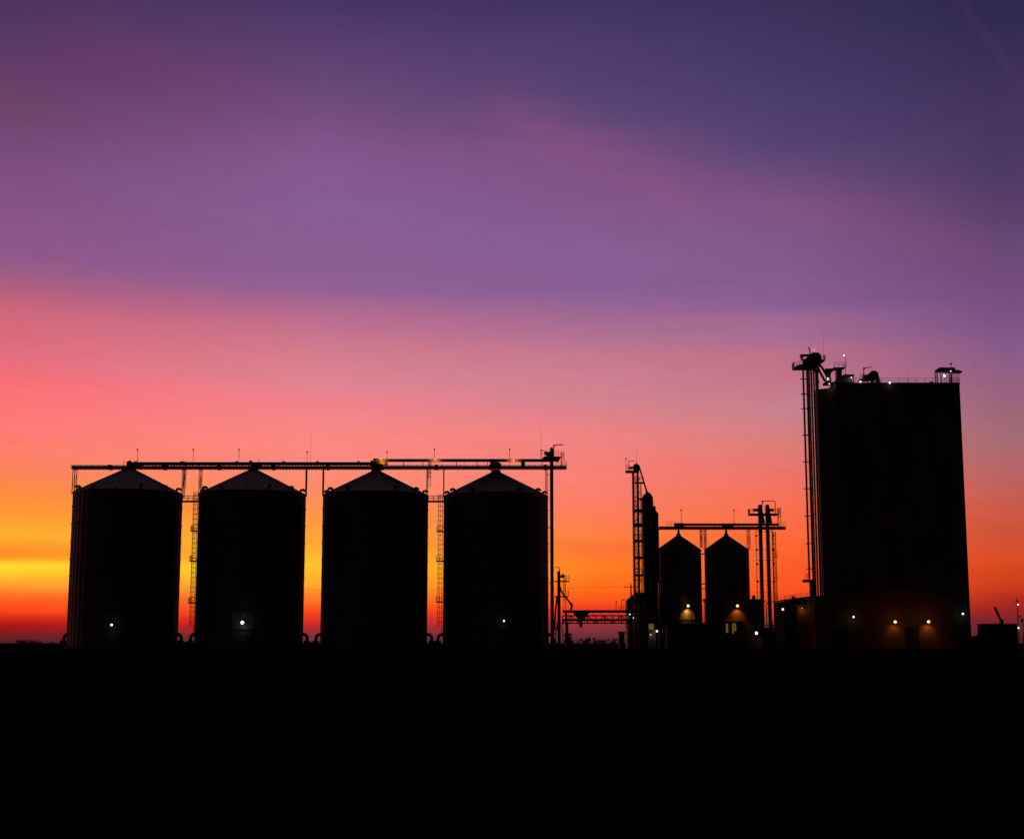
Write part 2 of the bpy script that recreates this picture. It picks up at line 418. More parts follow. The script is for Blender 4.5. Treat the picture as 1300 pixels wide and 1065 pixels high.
rod(1046, 418, 455, 331, 'tall thin rod on the highest elevator head over the concrete block')
rod(1084, 469.5, 487, 331, 'short rod on the roof of the concrete block right of the lamp mast')
rod(1153, 470, 488, 331, 'short rod midway along the roof railing of the concrete block')
rod(1213, 470, 471.6, 331, 'stub rod on the canopy') if False else None

# ------------------------------------------------------------------ main elevator leg
YE = 337.0
def leg_tube(m, px, ptop, Y, wpx, pbot=None):
    x = HX(px, ptop, Y); h = wpx*Y/1883/2; z0 = G0 if pbot is None else HZ(pbot, Y)
    m.box(x-h, x+h, Y-.45, Y+.45, z0, HZ(ptop, Y))
    z = z0+3
    while z < HZ(ptop, Y): m.box(x-h-.05,x+h+.05,Y-.5,Y+.5,z-.05,z+.05); z += 3
    return x
x = HX(700.3, 816, YE)
t = thing('bucket_elevator', 'tall bucket elevator leg right of the fourth big silo with a crane arm on top', 'bucket elevator', (x,YE,G0), 'bucket elevators of the plant')
m = MB(); leg_tube(m, 700.2, 584, YE, 4.3)
for py in (602.5, 634, 670, 699.5, 740, 775): m.beam((HX(692.5 if py<630 else 696.5,py,YE),YE,HZ(py,YE)),(HX(699,py,YE),YE,HZ(py,YE)),.13)
m.build('leg_casing','pipe',t)
m = MB()
m.prism_y([(HX(a,b,YE),HZ(b,YE)) for a,b in ((697.9,585),(702.6,585),(702.6,575),(702,569.5),(701,568.3),(699.2,568.3),(698.2,569.5))], YE-.6, YE+.6)
m.prism_y([(HX(a,b,YE),HZ(b,YE)) for a,b in ((695.5,580),(702,580),(702,573),(695.5,576))], YE-.5, YE+.5); m.build('elevator_head','pipe',t)
m = MB(); m.disc_y(W(694,575.8,YE), .45, 1.0); m.cbox(W(692.7,574.5,YE),.6,.6,.5); m.cbox(W(697,576.5,YE),1.2,.7,1.1); m.build('drive_motor','steel',t)
m = MB()
m.prism_y([(HX(a,b,YE),HZ(b,YE)) for a,b in ((688,583.5),(709,585.8),(712,580.2),(690,580.2))], YE-1.3, YE+1.3)
pf = m.build('platform','steel',t)
m = MB(); z = HZ(580.2,YE)
m.rail([(HX(687,580,YE),YE-1.3,z),(HX(691,580,YE),YE-1.3,z)],1.3,.5,.04)
m.build('handrail','steel',pf)
m = MB(); m.tube(W(687,583,YE),W(687,572,YE),.07,6); m.cbox(W(687.6,571.7,YE),.6,.3,.2); m.build('lamp_stem','steel',pf)
m = MB(); m.rail([(HX(704,580,YE),YE-1.3,z),(HX(712.5,580,YE),YE-1.3,z),(HX(712.5,580,YE),YE+1.3,z)],1.15,.9,.03)
m.build('handrail','steel',pf)
m = MB(); m.ladder(HX(714.5,580,YE),YE,HZ(593,YE),HZ(574.5,YE),.6,True,0,.035,.4,.7); m.beam(W(712.4,593,YE),W(712.4,574.5,YE),.1)
for py in (574.6,578,582): m.beam(W(712.4,py,YE),W(716.5,py,YE),.06)
m.build('ladder','steel',t)
m = MB(); m.tube(W(702.9,581,YE),W(702.9,566,YE),.1,8); m.cbox(W(702.9,566,YE),.28,.25,.5); m.beam(W(702.6,565.2,YE),W(715.5,564.3,YE),.16,.2); m.beam(W(702.9,568.5,YE),W(707,565.1,YE),.07); m.build('crane_arm','steel',t)

# small elevator beside it
YS = 335.0
t = thing('bucket_elevator', 'short bucket elevator with two railed platforms and angled spouts beside the tall leg', 'bucket elevator', (HX(709.5,816,YS),YS,G0), 'bucket elevators of the plant')
m = MB(); leg_tube(m, 709.4, 727, YS, 3.9); m.prism_y([(HX(a,b,YS),HZ(b,YS)) for a,b in ((707.2,728),(711.6,728),(710.8,725),(709.4,724),(708,725))],YS-.5,YS+.5); m.build('leg_casing','pipe',t)
m = MB(); m.disc_y(W(714.5,731,YS),.42,1.0); m.prism_y([(HX(a,b,YS),HZ(b,YS)) for a,b in ((711,733.5),(716.5,732),(716.5,729),(711,731))],YS-.4,YS+.4); m.build('drive_motor','steel',t)
for a,b,py in ((704,722.5,737.8),(703.8,721.5,757)):
    m = MB(); z = HZ(py+.8,YS); m.box(HX(a,py,YS),HX(b,py,YS),YS-1,YS+1,z,z+.22)
    m2 = MB(); m2.rail([(HX(715.5,py,YS),YS-.97,z+.2),(HX(b,py,YS),YS-.97,z+.2),(HX(b,py,YS),YS+.97,z+.2)],1.15,.8,.032)
    p_ = m.build('platform','steel',t); m2.build('handrail','steel',p_)
m = MB(); m.ladder(HX(716.5,756,YS),YS-.2,HZ(774,YS),HZ(731,YS),.55,True,0,.03,.4,.65); m.beam(W(718.5,775,YS),W(718.5,757,YS),.07); m.build('ladder','steel',t)
m = MB(); m.path([W(710.5,744,YS),W(712.5,750.5,YS),W(724.3,766,YS)],.2,8); m.tube(W(724.2,765,YS),W(726.2,769,YS),.3,8); m.tube(W(726.2,768.5,YS),W(724.8,774,YS),.24,8); m.build('grain_spout','pipe',t)
m = MB(); m.path([W(707.2,757,YS),W(705.2,775,YS),W(703.8,800,YS)],.2,8); m.path([W(709,792,YS),W(704.5,805,YS)],.16,8); m.build('grain_spout','pipe',t)
m = MB(); m.tube(W(710.6,728,YS),W(710.6,720.3,YS),.09,8); m.beam(W(711,720.3,YS),W(703.8,719.9,YS),.13); m.build('crane_arm','steel',t)
m = MB(); m.beam(W(718.5,775,YS),(HX(719.5,820,YS),YS,G0),.5); m.beam(W(707,790,YS),(HX(704,825,YS),YS,G0),.2); m.beam(W(713,790,YS),(HX(716,825,YS),YS,G0),.2); m.build('base_brace','steel',t)

# ------------------------------------------------------------------ low conveyor gantry
YG = 334.0
xa, xb = HX(714,780,YG), HX(842,780,YG)
t = thing('conveyor_gantry', 'low horizontal lattice conveyor gantry running from the short elevator to the dryer tower', 'gantry', ((xa+xb)/2,YG,HZ(791,YG)))
m = MB(); m.box(xa,xb,YG-.9,YG+.9,HZ(777.6,YG),HZ(774.4,YG)); m.build('trough','pipe',t)
m = MB(); m.truss((xa,YG,HZ(791,YG)),(xb,YG,HZ(791,YG)),2.2,HZ(781.3,YG)-HZ(791,YG),1.9,.08)
m.beam((xa,YG-1.1,HZ(781.3,YG)),(xb,YG-1.1,HZ(781.3,YG)),.22); m.beam((xa,YG-1.1,HZ(787,YG)),(xb,YG-1.1,HZ(787,YG)),.45,.5)
k = 722
while k < 842: m.beam(W(k,791,YG-1.1),W(k,776,YG-1.1),.1); k += 10.5
m.build('truss','steel',t)
for px in (720.3,842):
    m = MB()
    for yy in (YG-1,YG+1): m.beam((HX(px,800,YG),yy,G0),(HX(px,800,YG),yy,HZ(790,YG)),.4)
    m.beam((HX(px,800,YG),YG-1,HZ(800,YG)),(HX(px,800,YG),YG+1,HZ(800,YG)),.2); m.build('leg_frame','steel',t)
m = MB(); m.rail([(HX(716,775,YG),YG-.85,HZ(774.4,YG)),(HX(724,775,YG),YG-.85,HZ(774.4,YG))],-0.01,1.2,.02,0) if False else None
m.rail([(HX(786.5,774,YG),YG-.85,HZ(774.4,YG)),(HX(796,774,YG),YG-.85,HZ(774.4,YG))],1.0,.9,.03)
m.build('handrail','steel',t)
for px in (782.2,):
    m = MB(); m.tube(W(px,774.4,YG),W(px,763.5,YG),.06,6); m.cbox(W(px,763.4,YG),.3,.3,.25); tag(m.build('lamp_post','steel'),'thin unlit post on the low gantry, left of the hooked post','lamp post','unlit posts on the low gantry')
m = MB(); m.path([W(789.4,774.4,YG),W(789.4,761.6,YG),W(790.2,760.6,YG),W(791.6,760.5,YG)],.06,6); m.cbox(W(791.8,761,YG),.4,.3,.25)
tag(m.build('lamp_post','steel'),'thin unlit hooked post standing on the low gantry near the utility pole','lamp post','unlit posts on the low gantry')
m = MB()
m.prism_y([(HX(a,b,YG-1.6),HZ(b,YG-1.6)) for a,b in ((735.3,796),(739.3,796),(739.3,787),(748.5,777.6),(727,777.6),(735.3,787))], YG-2.9, YG-1.25)
hp = m.build('hopper','steel',t)

# ------------------------------------------------------------------ dryer tower and its elevator
YD = 341.0
xc = HX(822.5, 816, YD)
t = thing('grain_dryer', 'slim dark grain dryer tower with rounded top and stepped right side', 'dryer tower', (xc,YD,G0))
P = lambda a,b: (HX(a,b,YD),HZ(b,YD))
m = MB(); zb = HZ(797,YD)
m.prism_y([(HX(818.8,797,YD),zb),(HX(835.6,797,YD),zb),P(833.2,742),P(831.3,645.2),P(831.0,643.6),P(828.3,643.4),P(828.0,633),P(815.0,633)], YD-2.2, YD+2.2)
m.build('drying_column','dark',t)
m = MB(); m.prism_y([P(815.0,633.0),P(828.0,633.0),P(827.3,631),P(824.8,627.4),P(822.5,625.8),P(820,625.8),P(818,627.4),P(815.6,631)][::1], YD-2.1, YD+2.1); m.build('domed_top','dark',t)
m = MB(); m.prism_y([P(831.2,740),P(835.9,740),P(835.0,652.5),P(831.3,648)], YD-1.6, YD+1.6)
m.box(HX(828.5,645,YD),HX(831.2,645,YD),YD-1,YD+1,HZ(650,YD),HZ(643.3,YD)); m.build('exhaust_duct','dark',t)
for py in range(660,790,9):
    m = MB(); m.box(HX(815.8+(py-633)*.018,py,YD),HX(831,py,YD),YD-2.28,YD-2.2,HZ(py,YD),HZ(py-.8,YD))
    m.build('louvre','steel',t)
m = MB(); m.box(HX(836.2,757,YD),HX(837.6,757,YD),YD-.3,YD+.3,G0,HZ(672,YD)); m.box(HX(834.6,757,YD),HX(836.4,757,YD),YD-.3,YD+.3,HZ(688,YD),HZ(670,YD)); m.build('exhaust_pipe','alu',t)
m = MB()
for px in (820,834): 
    for yy in (YD-2,YD+2): m.beam((HX(px,800,YD),yy,G0),(HX(px,800,YD),yy,zb),.4)
m.box(HX(819,800,YD),HX(823,800,YD),YD-1.8,YD+1.8,G0,zb-.1); m.build('base_frame','steel',t)
m = MB(); m.box(HX(822.6,795,YD-2.5),HX(830.4,795,YD-2.5),YD-4.5,YD-2.3,G0,HZ(788.5,YD)); cb = m.build('control_cabin','beige',t)
m = MB(); yw = YD-4.56; m.box(HX(823.6,795,yw),HX(829.9,795,yw),yw,yw+.04,HZ(799,yw),HZ(791,yw)); m.build('window','glass_y',cb)

t = thing('bucket_elevator','slender lattice elevator tower with round head left of the dryer tower','bucket elevator',(HX(808,816,YD),YD,G0),'bucket elevators of the plant')
m = MB()
for px,w in ((804.0,.3),(809.7,.34)):
    x = HX(px,600,YD); m.box(x-w/2*1.2,x+w/2*1.2,YD-.35,YD+.35,G0,HZ(599,YD))
m.build('leg_casing','pipe',t)
m = MB()
for px in (803.6,813.6):
    for yy in (YD-1.3,YD+1.3):
        x = HX(px,640,YD); zt = HZ(599 if px<810 else 612,YD); m.beam((x,yy,G0),(x,yy,zt),.13)
z = G0; zt = HZ(612,YD); i = 0; xA, xB = HX(803.6,640,YD), HX(813.6,640,YD)
while z < zt-2:
    for yy in (YD-1.3,YD+1.3):
        m.beam((xA,yy,z),(xB,yy,z),.09); m.beam((xA if i%2 else xB,yy,z),(xB if i%2 else xA,yy,z+2.6),.06)
    z += 2.6; i += 1
m.build('lattice_frame','steel',t)
m = MB(); m.ladder(HX(807,640,YD),YD-.9,HZ(770,YD),HZ(603,YD),.5,True,0,.03,.4,.6); m.build('ladder','steel',t)
for py,a,b,h in ((613.6,805.5,817,.3),(634,808,816,.35),(650,803,814.6,.7),(668.3,803.3,815,.8),(688,803.5,815.2,.6),(709,803.6,815.5,.6),(731,804,815.8,.5)):
    m = MB(); z = HZ(py+.8,YD); m.box(HX(a,py,YD),HX(b,py,YD),YD-1.7,YD-.5,z,z+h)
    pf = m.build('platform','steel',t)
    m = MB(); m.rail([(HX(a,py,YD)+.1,YD-1.65,z+h),(HX(b,py,YD)-.1,YD-1.65,z+h)],1.1,.6,.03); m.build('handrail','steel',pf)
m = MB(); m.disc_y(W(807.6,593.2,YD),.78,1.5,24); m.prism_y([P(803.9,600.5),P(811,600.5),P(811.6,593),P(804.5,593)],YD-.6,YD+.6); m.disc_y(W(807.6,593.2,YD),.25,1.8,12); m.build('elevator_head','pipe',t)
m = MB(); m.cbox(W(800.5,594,YD),1.0,.8,.4); m.disc_y(W(801.5,594,YD),.3,.9); m.build('drive_motor','steel',t)
m = MB(); m.box(HX(794.2,599,YD),HX(811,599,YD),YD-1.2,YD+1.2,HZ(600,YD),HZ(597.8,YD)); pf = m.build('platform','steel',t)
m = MB(); m.rail([(HX(794.5,598,YD),YD-1.15,HZ(597.8,YD)),(HX(798.5,598,YD),YD-1.15,HZ(597.8,YD))],1.1,.7,.04); m.tube(W(794.6,598,YD),W(794.6,582.5,YD),.05,6); m.cbox(W(794.8,582.2,YD),.4,.3,.2); m.build('handrail','steel',pf)
m = MB(); m.tube(W(798.2,598,YD),W(798.2,585.3,YD),.08,6); m.beam(W(798,585,YD),W(805.8,585,YD),.13); m.build('crane_arm','steel',t)
m = MB(); m.path([W(811.3,592,YD),W(813.2,598,YD),W(821.3,625,YD)],.19,8); m.tube(W(820.8,623,YD),W(821.4,627,YD),.28,8); m.path([W(811,610,YD),W(812.8,605,YD)],.1,6)
m.build('grain_spout','pipe',t)

# small gabled intake building left of the dryer
Yi = 347.0
t = thing('intake_shed','small gabled intake shed at the foot of the lattice elevator tower','shed',(HX(806,816,Yi),Yi,G0))
m = MB(); m.box(HX(795.5,800,Yi),HX(817,800,Yi),Yi-3,Yi+3,G0,HZ(763.5,Yi)); m.build('wall','beige',t)
m = MB(); m.prism_y([(HX(a,b,Yi),HZ(b,Yi)) for a,b in ((795,763.5),(817.5,763.5),(817.5,752.5),(806.5,752.5),(795,762.3))],Yi-3.2,Yi+3.2); m.build('roof','dark',t)
m = MB(); yy = Yi-3.06; m.box(HX(797,800,yy),HX(799.4,800,yy),yy,yy+.05,HZ(812,yy),HZ(790,yy)); m.build('door_panel','alu',t)
flood(799.8,779.6,Yi-3.4,'small lamp on the shed wall just left of the utility pole','w',.24,3)
flood(804.4,784,Yi-3.4,'small lamp on the shed wall below the lattice elevator tower','w',.24,3)

# ------------------------------------------------------------------ small silos
YQ = 345.0
q5, q6 = (HX(863.8,816,YQ),YQ), (HX(924.9,816,YQ),YQ)
SR2 = 5.12; E2 = HZ(698.3,YQ); A2 = HZ(679,YQ)
def small_silo(cx,cy,label):
    t = thing('small_grain_silo', label, 'silo', (cx,cy,G0), 'two small round grain silos')
    c = (cx,cy,0)
    m = MB(); m.lathe(c,[(SR2,G0),(SR2,E2)],64,True)
    for i in range(26):
        a = 2*math.pi*i/26; u = V((-math.sin(a),math.cos(a),0))*.07; v = V((math.cos(a),math.sin(a),0))*.05
        b = [V((cx+math.cos(a)*(SR2+.04),cy+math.sin(a)*(SR2+.04),G0))+k for k in (-u-v,u-v,u+v,-u+v)]
        m.hexa([*b,*[q+V((0,0,E2-G0-.1)) for q in b]])
    m.build('wall','galv',t)
    m = MB(); z = E2-2.2
    while z > 2: m.lathe(c,[(SR2+.02,z-.05),(SR2+.15,z-.05),(SR2+.15,z+.05),(SR2+.02,z+.05)],64); z -= 2.8
    m.build('wind_ring','steel',t)
    m = MB(); m.lathe(c,[(SR2+.15,E2-.1),(SR2+.15,E2+.02),(.5,A2-.3),(.4,A2)],48)
    for i in range(20):
        a = 2*math.pi*i/20; m.beam((cx+(SR2+.1)*math.cos(a),cy+(SR2+.1)*math.sin(a),E2+.05),(cx+.6*math.cos(a),cy+.6*math.sin(a),A2-.28),.09,.12)
    rf = m.build('roof','steel',t)
    m = MB(); m.lathe(c,[(.6,A2-.5),(.55,A2+.1),(.3,A2+.4),(.25,A2+1.2),(.8,A2+2.4),(.8,A2+2.6)],16); m.build('inlet_funnel','steel',rf)
    return t
sa = small_silo(*q5,'small grain silo with cone roof directly right of the dryer tower')
sb = copy_tree(sa); sb.location = (*q6,G0); sb['label'] = 'small grain silo with cone roof left of the twin elevator legs'

Yk = YQ
t = thing('overhead_catwalk','shorter railed catwalk running over the two small silos to the twin elevator legs','catwalk',(HX(916,670,Yk),Yk,HZ(672,Yk)))
xa, xb = HX(836.5,670,Yk), HX(997,670,Yk)
m = MB(); m.truss((xa,Yk,HZ(671.8,Yk)),(xb,Yk,HZ(671.8,Yk)),1.7,HZ(668.7,Yk)-HZ(671.8,Yk),.6,.045); m.box(xa,xb,Yk-.3,Yk+.3,HZ(671.5,Yk),HZ(669.2,Yk)); m.build('truss','steel',t)
m = MB(); z = HZ(668.7,Yk); m.rail([(HX(989,668,Yk),Yk-.85,z),(xb,Yk-.85,z)],1.0,.8,.03); m.rail([(HX(846,668,Yk),Yk-.85,z),(HX(856,668,Yk),Yk-.85,z)],1.0,.9,.03); m.build('handrail','steel',t)
t = thing('conveyor','enclosed conveyor above the two small silos ending at the twin elevator legs','conveyor',(HX(920,666,Yk),Yk,HZ(667,Yk)))
m = MB(); m.box(HX(856.5,666,Yk),HX(988,666,Yk),Yk-.35,Yk+.35,HZ(667.3,Yk),HZ(664.4,Yk)); m.build('trough','pipe',t)
m = MB(); m.box(HX(856,666,Yk),HX(868,666,Yk),Yk-.5,Yk+.5,HZ(669,Yk),HZ(664,Yk)); m.build('head_box','steel',t)
m = MB(); m.prism_y([(HX(a,b,Yk),HZ(b,Yk)) for a,b in ((917,669),(930,669),(932,666.8),(917,666.8))],Yk-.5,Yk+.5); m.build('gate_box','steel',t)
for px in (870,893.5,907,938,952):
    m = MB(); m.beam(W(px,669,Yk),W(px,667,Yk),.14); m.build('stub_post','steel',t)
lamp_post(865,0,664.4,Yk,'small lamp post on the conveyor above the small silo nearest the dryer',LP)
lamp_post(932,0,664.4,Yk,'small lamp post on the conveyor above the small silo nearest the twin legs',LP)
g2 = 'support frames under the small silo catwalk'
support((889.2,891),672,695,Yk,'thin twin leg frame on the right eave of the first small silo',w=.07,grp=g2)
support((894.2,896.2),672,697,Yk,'thin twin leg frame on the left eave of the second small silo',w=.07,grp=g2)
support((949,951.6),672,697,Yk,'thin twin leg frame on the right eave of the second small silo',w=.07,grp=g2)
m = MB()
for py in (703,741,747): m.box(HX(888,py,Yk),HX(898,py,Yk),Yk-.4,Yk+.4,HZ(py+.6,Yk),HZ(py-.5,Yk))
tag(m.build('tie_walkway','steel'),'short ties bridging the narrow gap between the two small silos','walkway')

# ------------------------------------------------------------------ twin elevator legs
YT = 343.0
def twin(px, ptop, lab, side):
    x = HX(px,ptop,YT)
    t = thing('bucket_elevator',lab,'bucket elevator',(x,YT,G0),'bucket elevators of the plant')
    m = MB(); leg_tube(m,px,ptop+10,YT,4.4); m.build('leg_casing','pipe',t)
    m = MB(); m.prism_y([(HX(px+a,b,YT),HZ(b,YT)) for a,b in ((-2.4,652),(2.4,652),(2.3,642.5),(1.4,640.6),(-1.4,640.6),(-2.3,642.5))],YT-.55,YT+.55)
    m.build('elevator_head','pipe',t)
    m = MB(); m.prism_y([(HX(px+a,b,YT),HZ(b,YT)) for a,b in ((2,664),(6.3,664),(3.6,650),(1.8,646))],YT-.4,YT+.4); m.build('discharge_chute','pipe',t)
    m = MB(); c = W(px+side*4.5,647.3,YT); m.tube((c.x-.55,c.y,c.z),(c.x+.55,c.y,c.z),.36,10); m.tube((c.x+side*.5,c.y,c.z),(c.x+side*.85,c.y,c.z),.2,8); m.build('drive_motor','steel',t)
    return t
ta = twin(964.7,641,'left one of the two parallel elevator legs beside the small silos',-1)
tb = twin(973.9,641,'right one of the two parallel elevator legs, with ladder tower alongside',1)
m = MB(); m.box(HX(950.8,653,YT),HX(987,653,YT),YT-1.3,YT-.62,HZ(654.3,YT),HZ(652.3,YT)); m.box(HX(950.8,653,YT),HX(987,653,YT),YT+.62,YT+1.3,HZ(654.3,YT),HZ(652.3,YT))
t = thing('head_platform','railed platform across the heads of the twin elevator legs with a square lifting frame','platform',(HX(969,653,YT),YT,HZ(654,YT)))
m.build('deck','steel',t)
m = MB(); z = HZ(652.3,YT); m.rail([(HX(950.8,652,YT),YT+1.25,z),(HX(950.8,652,YT),YT-1.25,z),(HX(956.5,652,YT),YT-1.25,z)],1.1,.55,.035); m.rail([(HX(980,652,YT),YT-1.25,z),(HX(986.5,652,YT),YT-1.25,z)],1.1,.8,.035); m.build('handrail','steel',t)
m = MB(); m.path([W(967.6,653,YT),W(967.6,637.5,YT),W(968.8,636,YT),W(982.6,636,YT),W(984.4,637.8,YT),W(984.4,653,YT)],.09,8); m.cbox(W(967.9,637,YT),.3,.3,.6); m.build('lifting_frame','steel',t)
m = MB(); m.tube(W(987.3,668,YT),W(987.3,645,YT),.07,6); m.ladder(HX(989.3,650,YT),YT-.2,HZ(668,YT),HZ(644.5,YT),.5,True,0,.035,.4,.6)
m.build('ladder','steel',t)
t = thing('ladder_tower','thin guide posts with knobs and a caged ladder flanking the twin elevator legs','ladder tower',(HX(974,816,YT),YT,G0))
m = MB()
for px in (959.6,980.4):
    x = HX(px,680,YT); m.beam((x,YT,G0),(x,YT,HZ(672,YT)),.12 if px<970 else .2)
    for py in (680,698,716,738): m.cbox((x+.12,YT,HZ(py,YT)),.45,.4,.45)
for py in (675,697.6,711,737,752): m.beam(W(959.8,py,YT-.6),W(981,py,YT-.6),.09)
m.build('guide_post','steel',t)
m = MB(); m.ladder(HX(983.2,700,YT),YT-.3,G0+2,HZ(675,YT),.55,True,0,.035,.4,.7)
for py in (707,735,760):
    z = HZ(py,YT); m.box(HX(981,py,YT),HX(986.6,py,YT),YT-1.3,YT-.1,z,z+.12); m.rail([(HX(981,py,YT),YT-1.25,z),(HX(986.6,py,YT),YT-1.25,z)],1.2,.5,.03)
m.build('ladder','steel',t)

# ------------------------------------------------------------------ sheds under the small silos
Yb = 336.0
t = thing('machinery_shed','low dark machinery shed with yellow lit windows in front of the second small silo','shed',(HX(932,816,Yb),Yb,G0))
x0_, x1_ = HX(897,800,Yb), HX(967,800,Yb)
m = MB(); m.box(x0_,x1_,Yb-2,Yb+3,G0,HZ(763,Yb)); m.build('wall','shedred',t)
m = MB(); m.hexa([(x0_-.3,Yb-2.3,HZ(763,Yb)),(x1_+.3,Yb-2.3,HZ(763,Yb)),(x1_+.3,Yb+3.3,HZ(763,Yb)),(x0_-.3,Yb+3.3,HZ(763,Yb)),
       (x0_-.3,Yb-2.3,HZ(761.5,Yb)),(x1_+.3,Yb-2.3,HZ(761.5,Yb)),(x1_+.3,Yb+3.3,HZ(759.5,Yb)),(x0_-.3,Yb+3.3,HZ(759.5,Yb))])
m.box(HX(954,758,Yb),HX(957.5,758,Yb),Yb-1.5,Yb-.8,HZ(761.6,Yb),HZ(756,Yb)); m.build('roof','dark',t)
yf = Yb-2
m = MB(); m.box(HX(915,790,yf-2),HX(945,790,yf-2),yf-2.2,yf-.005,HZ(790,yf),HZ(788.8,yf))
for px in (915.5,929,944.5): m.beam((HX(px,800,yf-2),yf-2.1,G0),(HX(px,800,yf-2),yf-2.1,HZ(790,yf)),.14)
m.build('porch_roof','dark',t)
for a,b,c_,d_ in ((921.6,924.4,803,791.5),(928.6,931.6,804,791),(932.3,934.6,801,791)):
    m = MB(); m.box(HX(a,797,yf),HX(b,797,yf),yf-.06,yf-.02,HZ(c_,yf),HZ(d_,yf)); m.build('window','glass_y',t)
flood(936,769,yf-.95,'warm floodlight with orange glow below it on the machinery shed wall','o',.6,340,spot=105,aim=(0,.8,-1))
flood(960,803.5,yf-1.5,'cool white floodlight low near the right corner of the machinery shed','c',.62,14,spot=120,aim=(.5,.5,-1))
m = MB(); yo = YQ-SR2
t = thing('floodlight','warm floodlight with orange glow below it on the small silo beside the dryer','floodlight',(0,0,0)) if False else None
flood(873.4,769,YQ-SR2-.75,'warm floodlight with orange glow low on the small silo beside the dryer','o',.6,400,spot=105,aim=(0,.8,-1))
flood(833.8,801,YD-4.9,'small white lamp at the right corner of the dryer control cabin','w',.42,3)
flood(826,805.3,YD-4.9,'faint small lamp below the lit window of the dryer cabin','w',.2,1)
# low dark lean-to in front of silo 5
t = thing('lean_to','low dark lean-to at the foot of the small silo beside the dryer','shed',(HX(868,816,334),334,G0))
m = MB(); m.box(HX(846,800,334),HX(896,800,334),331,339,G0,HZ(793,334)); m.build('wall','dark',t)
m = MB(); xa,xb = HX(845,800,334),HX(896.5,800,334); m.hexa([(xa,330.6,HZ(793,334)),(xb,330.6,HZ(793,334)),(xb,339.2,HZ(791,334)),(xa,339.2,HZ(791,334)),(xa,330.6,HZ(792,334)),(xb,330.6,HZ(792,334)),(xb,339.2,HZ(789.6,334)),(xa,339.2,HZ(789.6,334))]); m.build('roof','dark',t)
# pipework between legs and annex
t = thing('pipe_manifold','cluster of pale pipes and valves at the feet of the twin elevator legs','pipework',(HX(985,816,338),338,G0))
Yp = 338.0
for i,px in enumerate((970.5,973,981,984.5,988,991)):
    m = MB(); x = HX(px,800,Yp); zt = HZ((764,766,789,786,790,788)[i],Yp); m.tube((x,Yp-(i%2)*.6,G0),(x,Yp-(i%2)*.6,zt),.11,8)
    m.tube((x,Yp-(i%2)*.6,zt-.05),(x+.5,Yp-(i%2)*.6,zt+.3),.12,8)
    m.build('pipe','alu',t)
for i in range(7):
    m = MB(); m.disc_y(W(981+i*1.7,794+(i*5)%13,Yp-.9),.28,.3,10); m.build('valve_wheel','alu',t)
m = MB()
m.beam(W(969,793,Yp),W(996,793,Yp),.2); m.beam(W(969,801,Yp),W(996,801,Yp),.2); m.box(HX(968,800,Yp),HX(996,800,Yp),Yp+.3,Yp+1.5,G0,HZ(796,Yp)); m.build('valve_rack','steel',t)
flood(987,784,Yp-1,'tiny lamp over the pale pipes at the feet of the twin legs','w',.26,8)

# ------------------------------------------------------------------ concrete elevator block
YB = 326.0; DB = 17.0
XL, XR = HX(1061,487,YB), HX(1218.3,488.8,YB); ZT = HZ(487.6,YB)
t = thing('concrete_elevator','huge flat-faced dark concrete grain elevator block towering at the right','grain elevator',((XL+XR)/2,YB+DB/2,G0))
m = MB(); m.box(XL,XR,YB,YB+DB,G0,ZT); m.build('main_block','conc',t)
m = MB(); r = 4.0
m.lathe((XL+.3,YB+DB/2-3,0),[(r,G0),(r,ZT-.6),(.01,ZT-.55)],36,True); m.build('round_bin','conc',t)
m = MB(); m.box(XL-.12,XR+.12,YB-.12,YB+DB+.12,ZT+.002,ZT+.35); m.build('roof_slab','conc',t)
m = MB()
for k in range(1,7):
    x = XL+(XR-XL)*k/7; m.box(x-.05,x+.05,YB-.04,YB-.002,G0,ZT-.3)
z = G0+6
while z < ZT-2: m.box(XL,XR,YB-.03,YB-.002,z,z+.06) ; z += 6
m.build('construction_joint','conc',t)
for px,py in ((1117,660),(1133,658)):       # two pale window patches high on the face
    m = MB(); a = W(px,py,YB-.05); m.box(a.x-.8,a.x+.8,YB-.07,YB-.003,a.z-1.2,a.z+1.0); m.build('window','alu',t)
ZR = ZT+.35
m = MB(); m.rail([(HX(1076,487,YB),YB+.3,ZR),(XR,YB+.3,ZR),(XR,YB+DB-.3,ZR)],1.1,2.0,.028); m.build('roof_railing','steel',t)

# canopy on the roof
Yr = YB+2.5
def RP(a,b,Y=None): Y = Y or Yr; return (HX(a,b,Y),HZ(b,Y))
t = thing('roof_canopy','open lit canopy shelter at the right end of the concrete block roof','canopy',(HX(1203,487,Yr),Yr,ZR))
m = MB(); m.prism_y([RP(1187.8,472.2),RP(1206,473.2),RP(1220,473.8),RP(1220.2,472),RP(1217,470.8),RP(1211.5,470.2),RP(1211,467.3),RP(1192,467.1),RP(1188,469.4)],Yr-.8,Yr+.8); m.build('roof','dark',t)
for px,yy,w_ in ((1188.6,Yr-.7,.22),(1188.6,Yr+.7,.2),(1206.6,Yr-.7,.3),(1206.6,Yr+.7,.2),(1193.3,Yr-.7,.16)):
    m = MB(); m.beam((HX(px,480,Yr),yy,ZR),(HX(px,480,Yr),yy,HZ(472.6,Yr)),w_); m.build('canopy_post','steel',t)
m = MB(); m.beam((HX(1199,480,Yr),Yr,HZ(479,Yr)),(HX(1203,480,Yr),Yr,ZR),.1); m.build('brace','steel',t)
m = MB()
for i in range(9):
    px = 1208+i*1.1; m.beam((HX(px,480,Yr),Yr-.75,ZR),(HX(px,480,Yr),Yr-.75,HZ(473.6,Yr)),.045)
for i in range(8):
    z = ZR+i*.3; m.beam((HX(1195,480,Yr),Yr+.75,z),(HX(1217,480,Yr),Yr+.75,z),.035)
m.build('mesh_screen','alu',t)
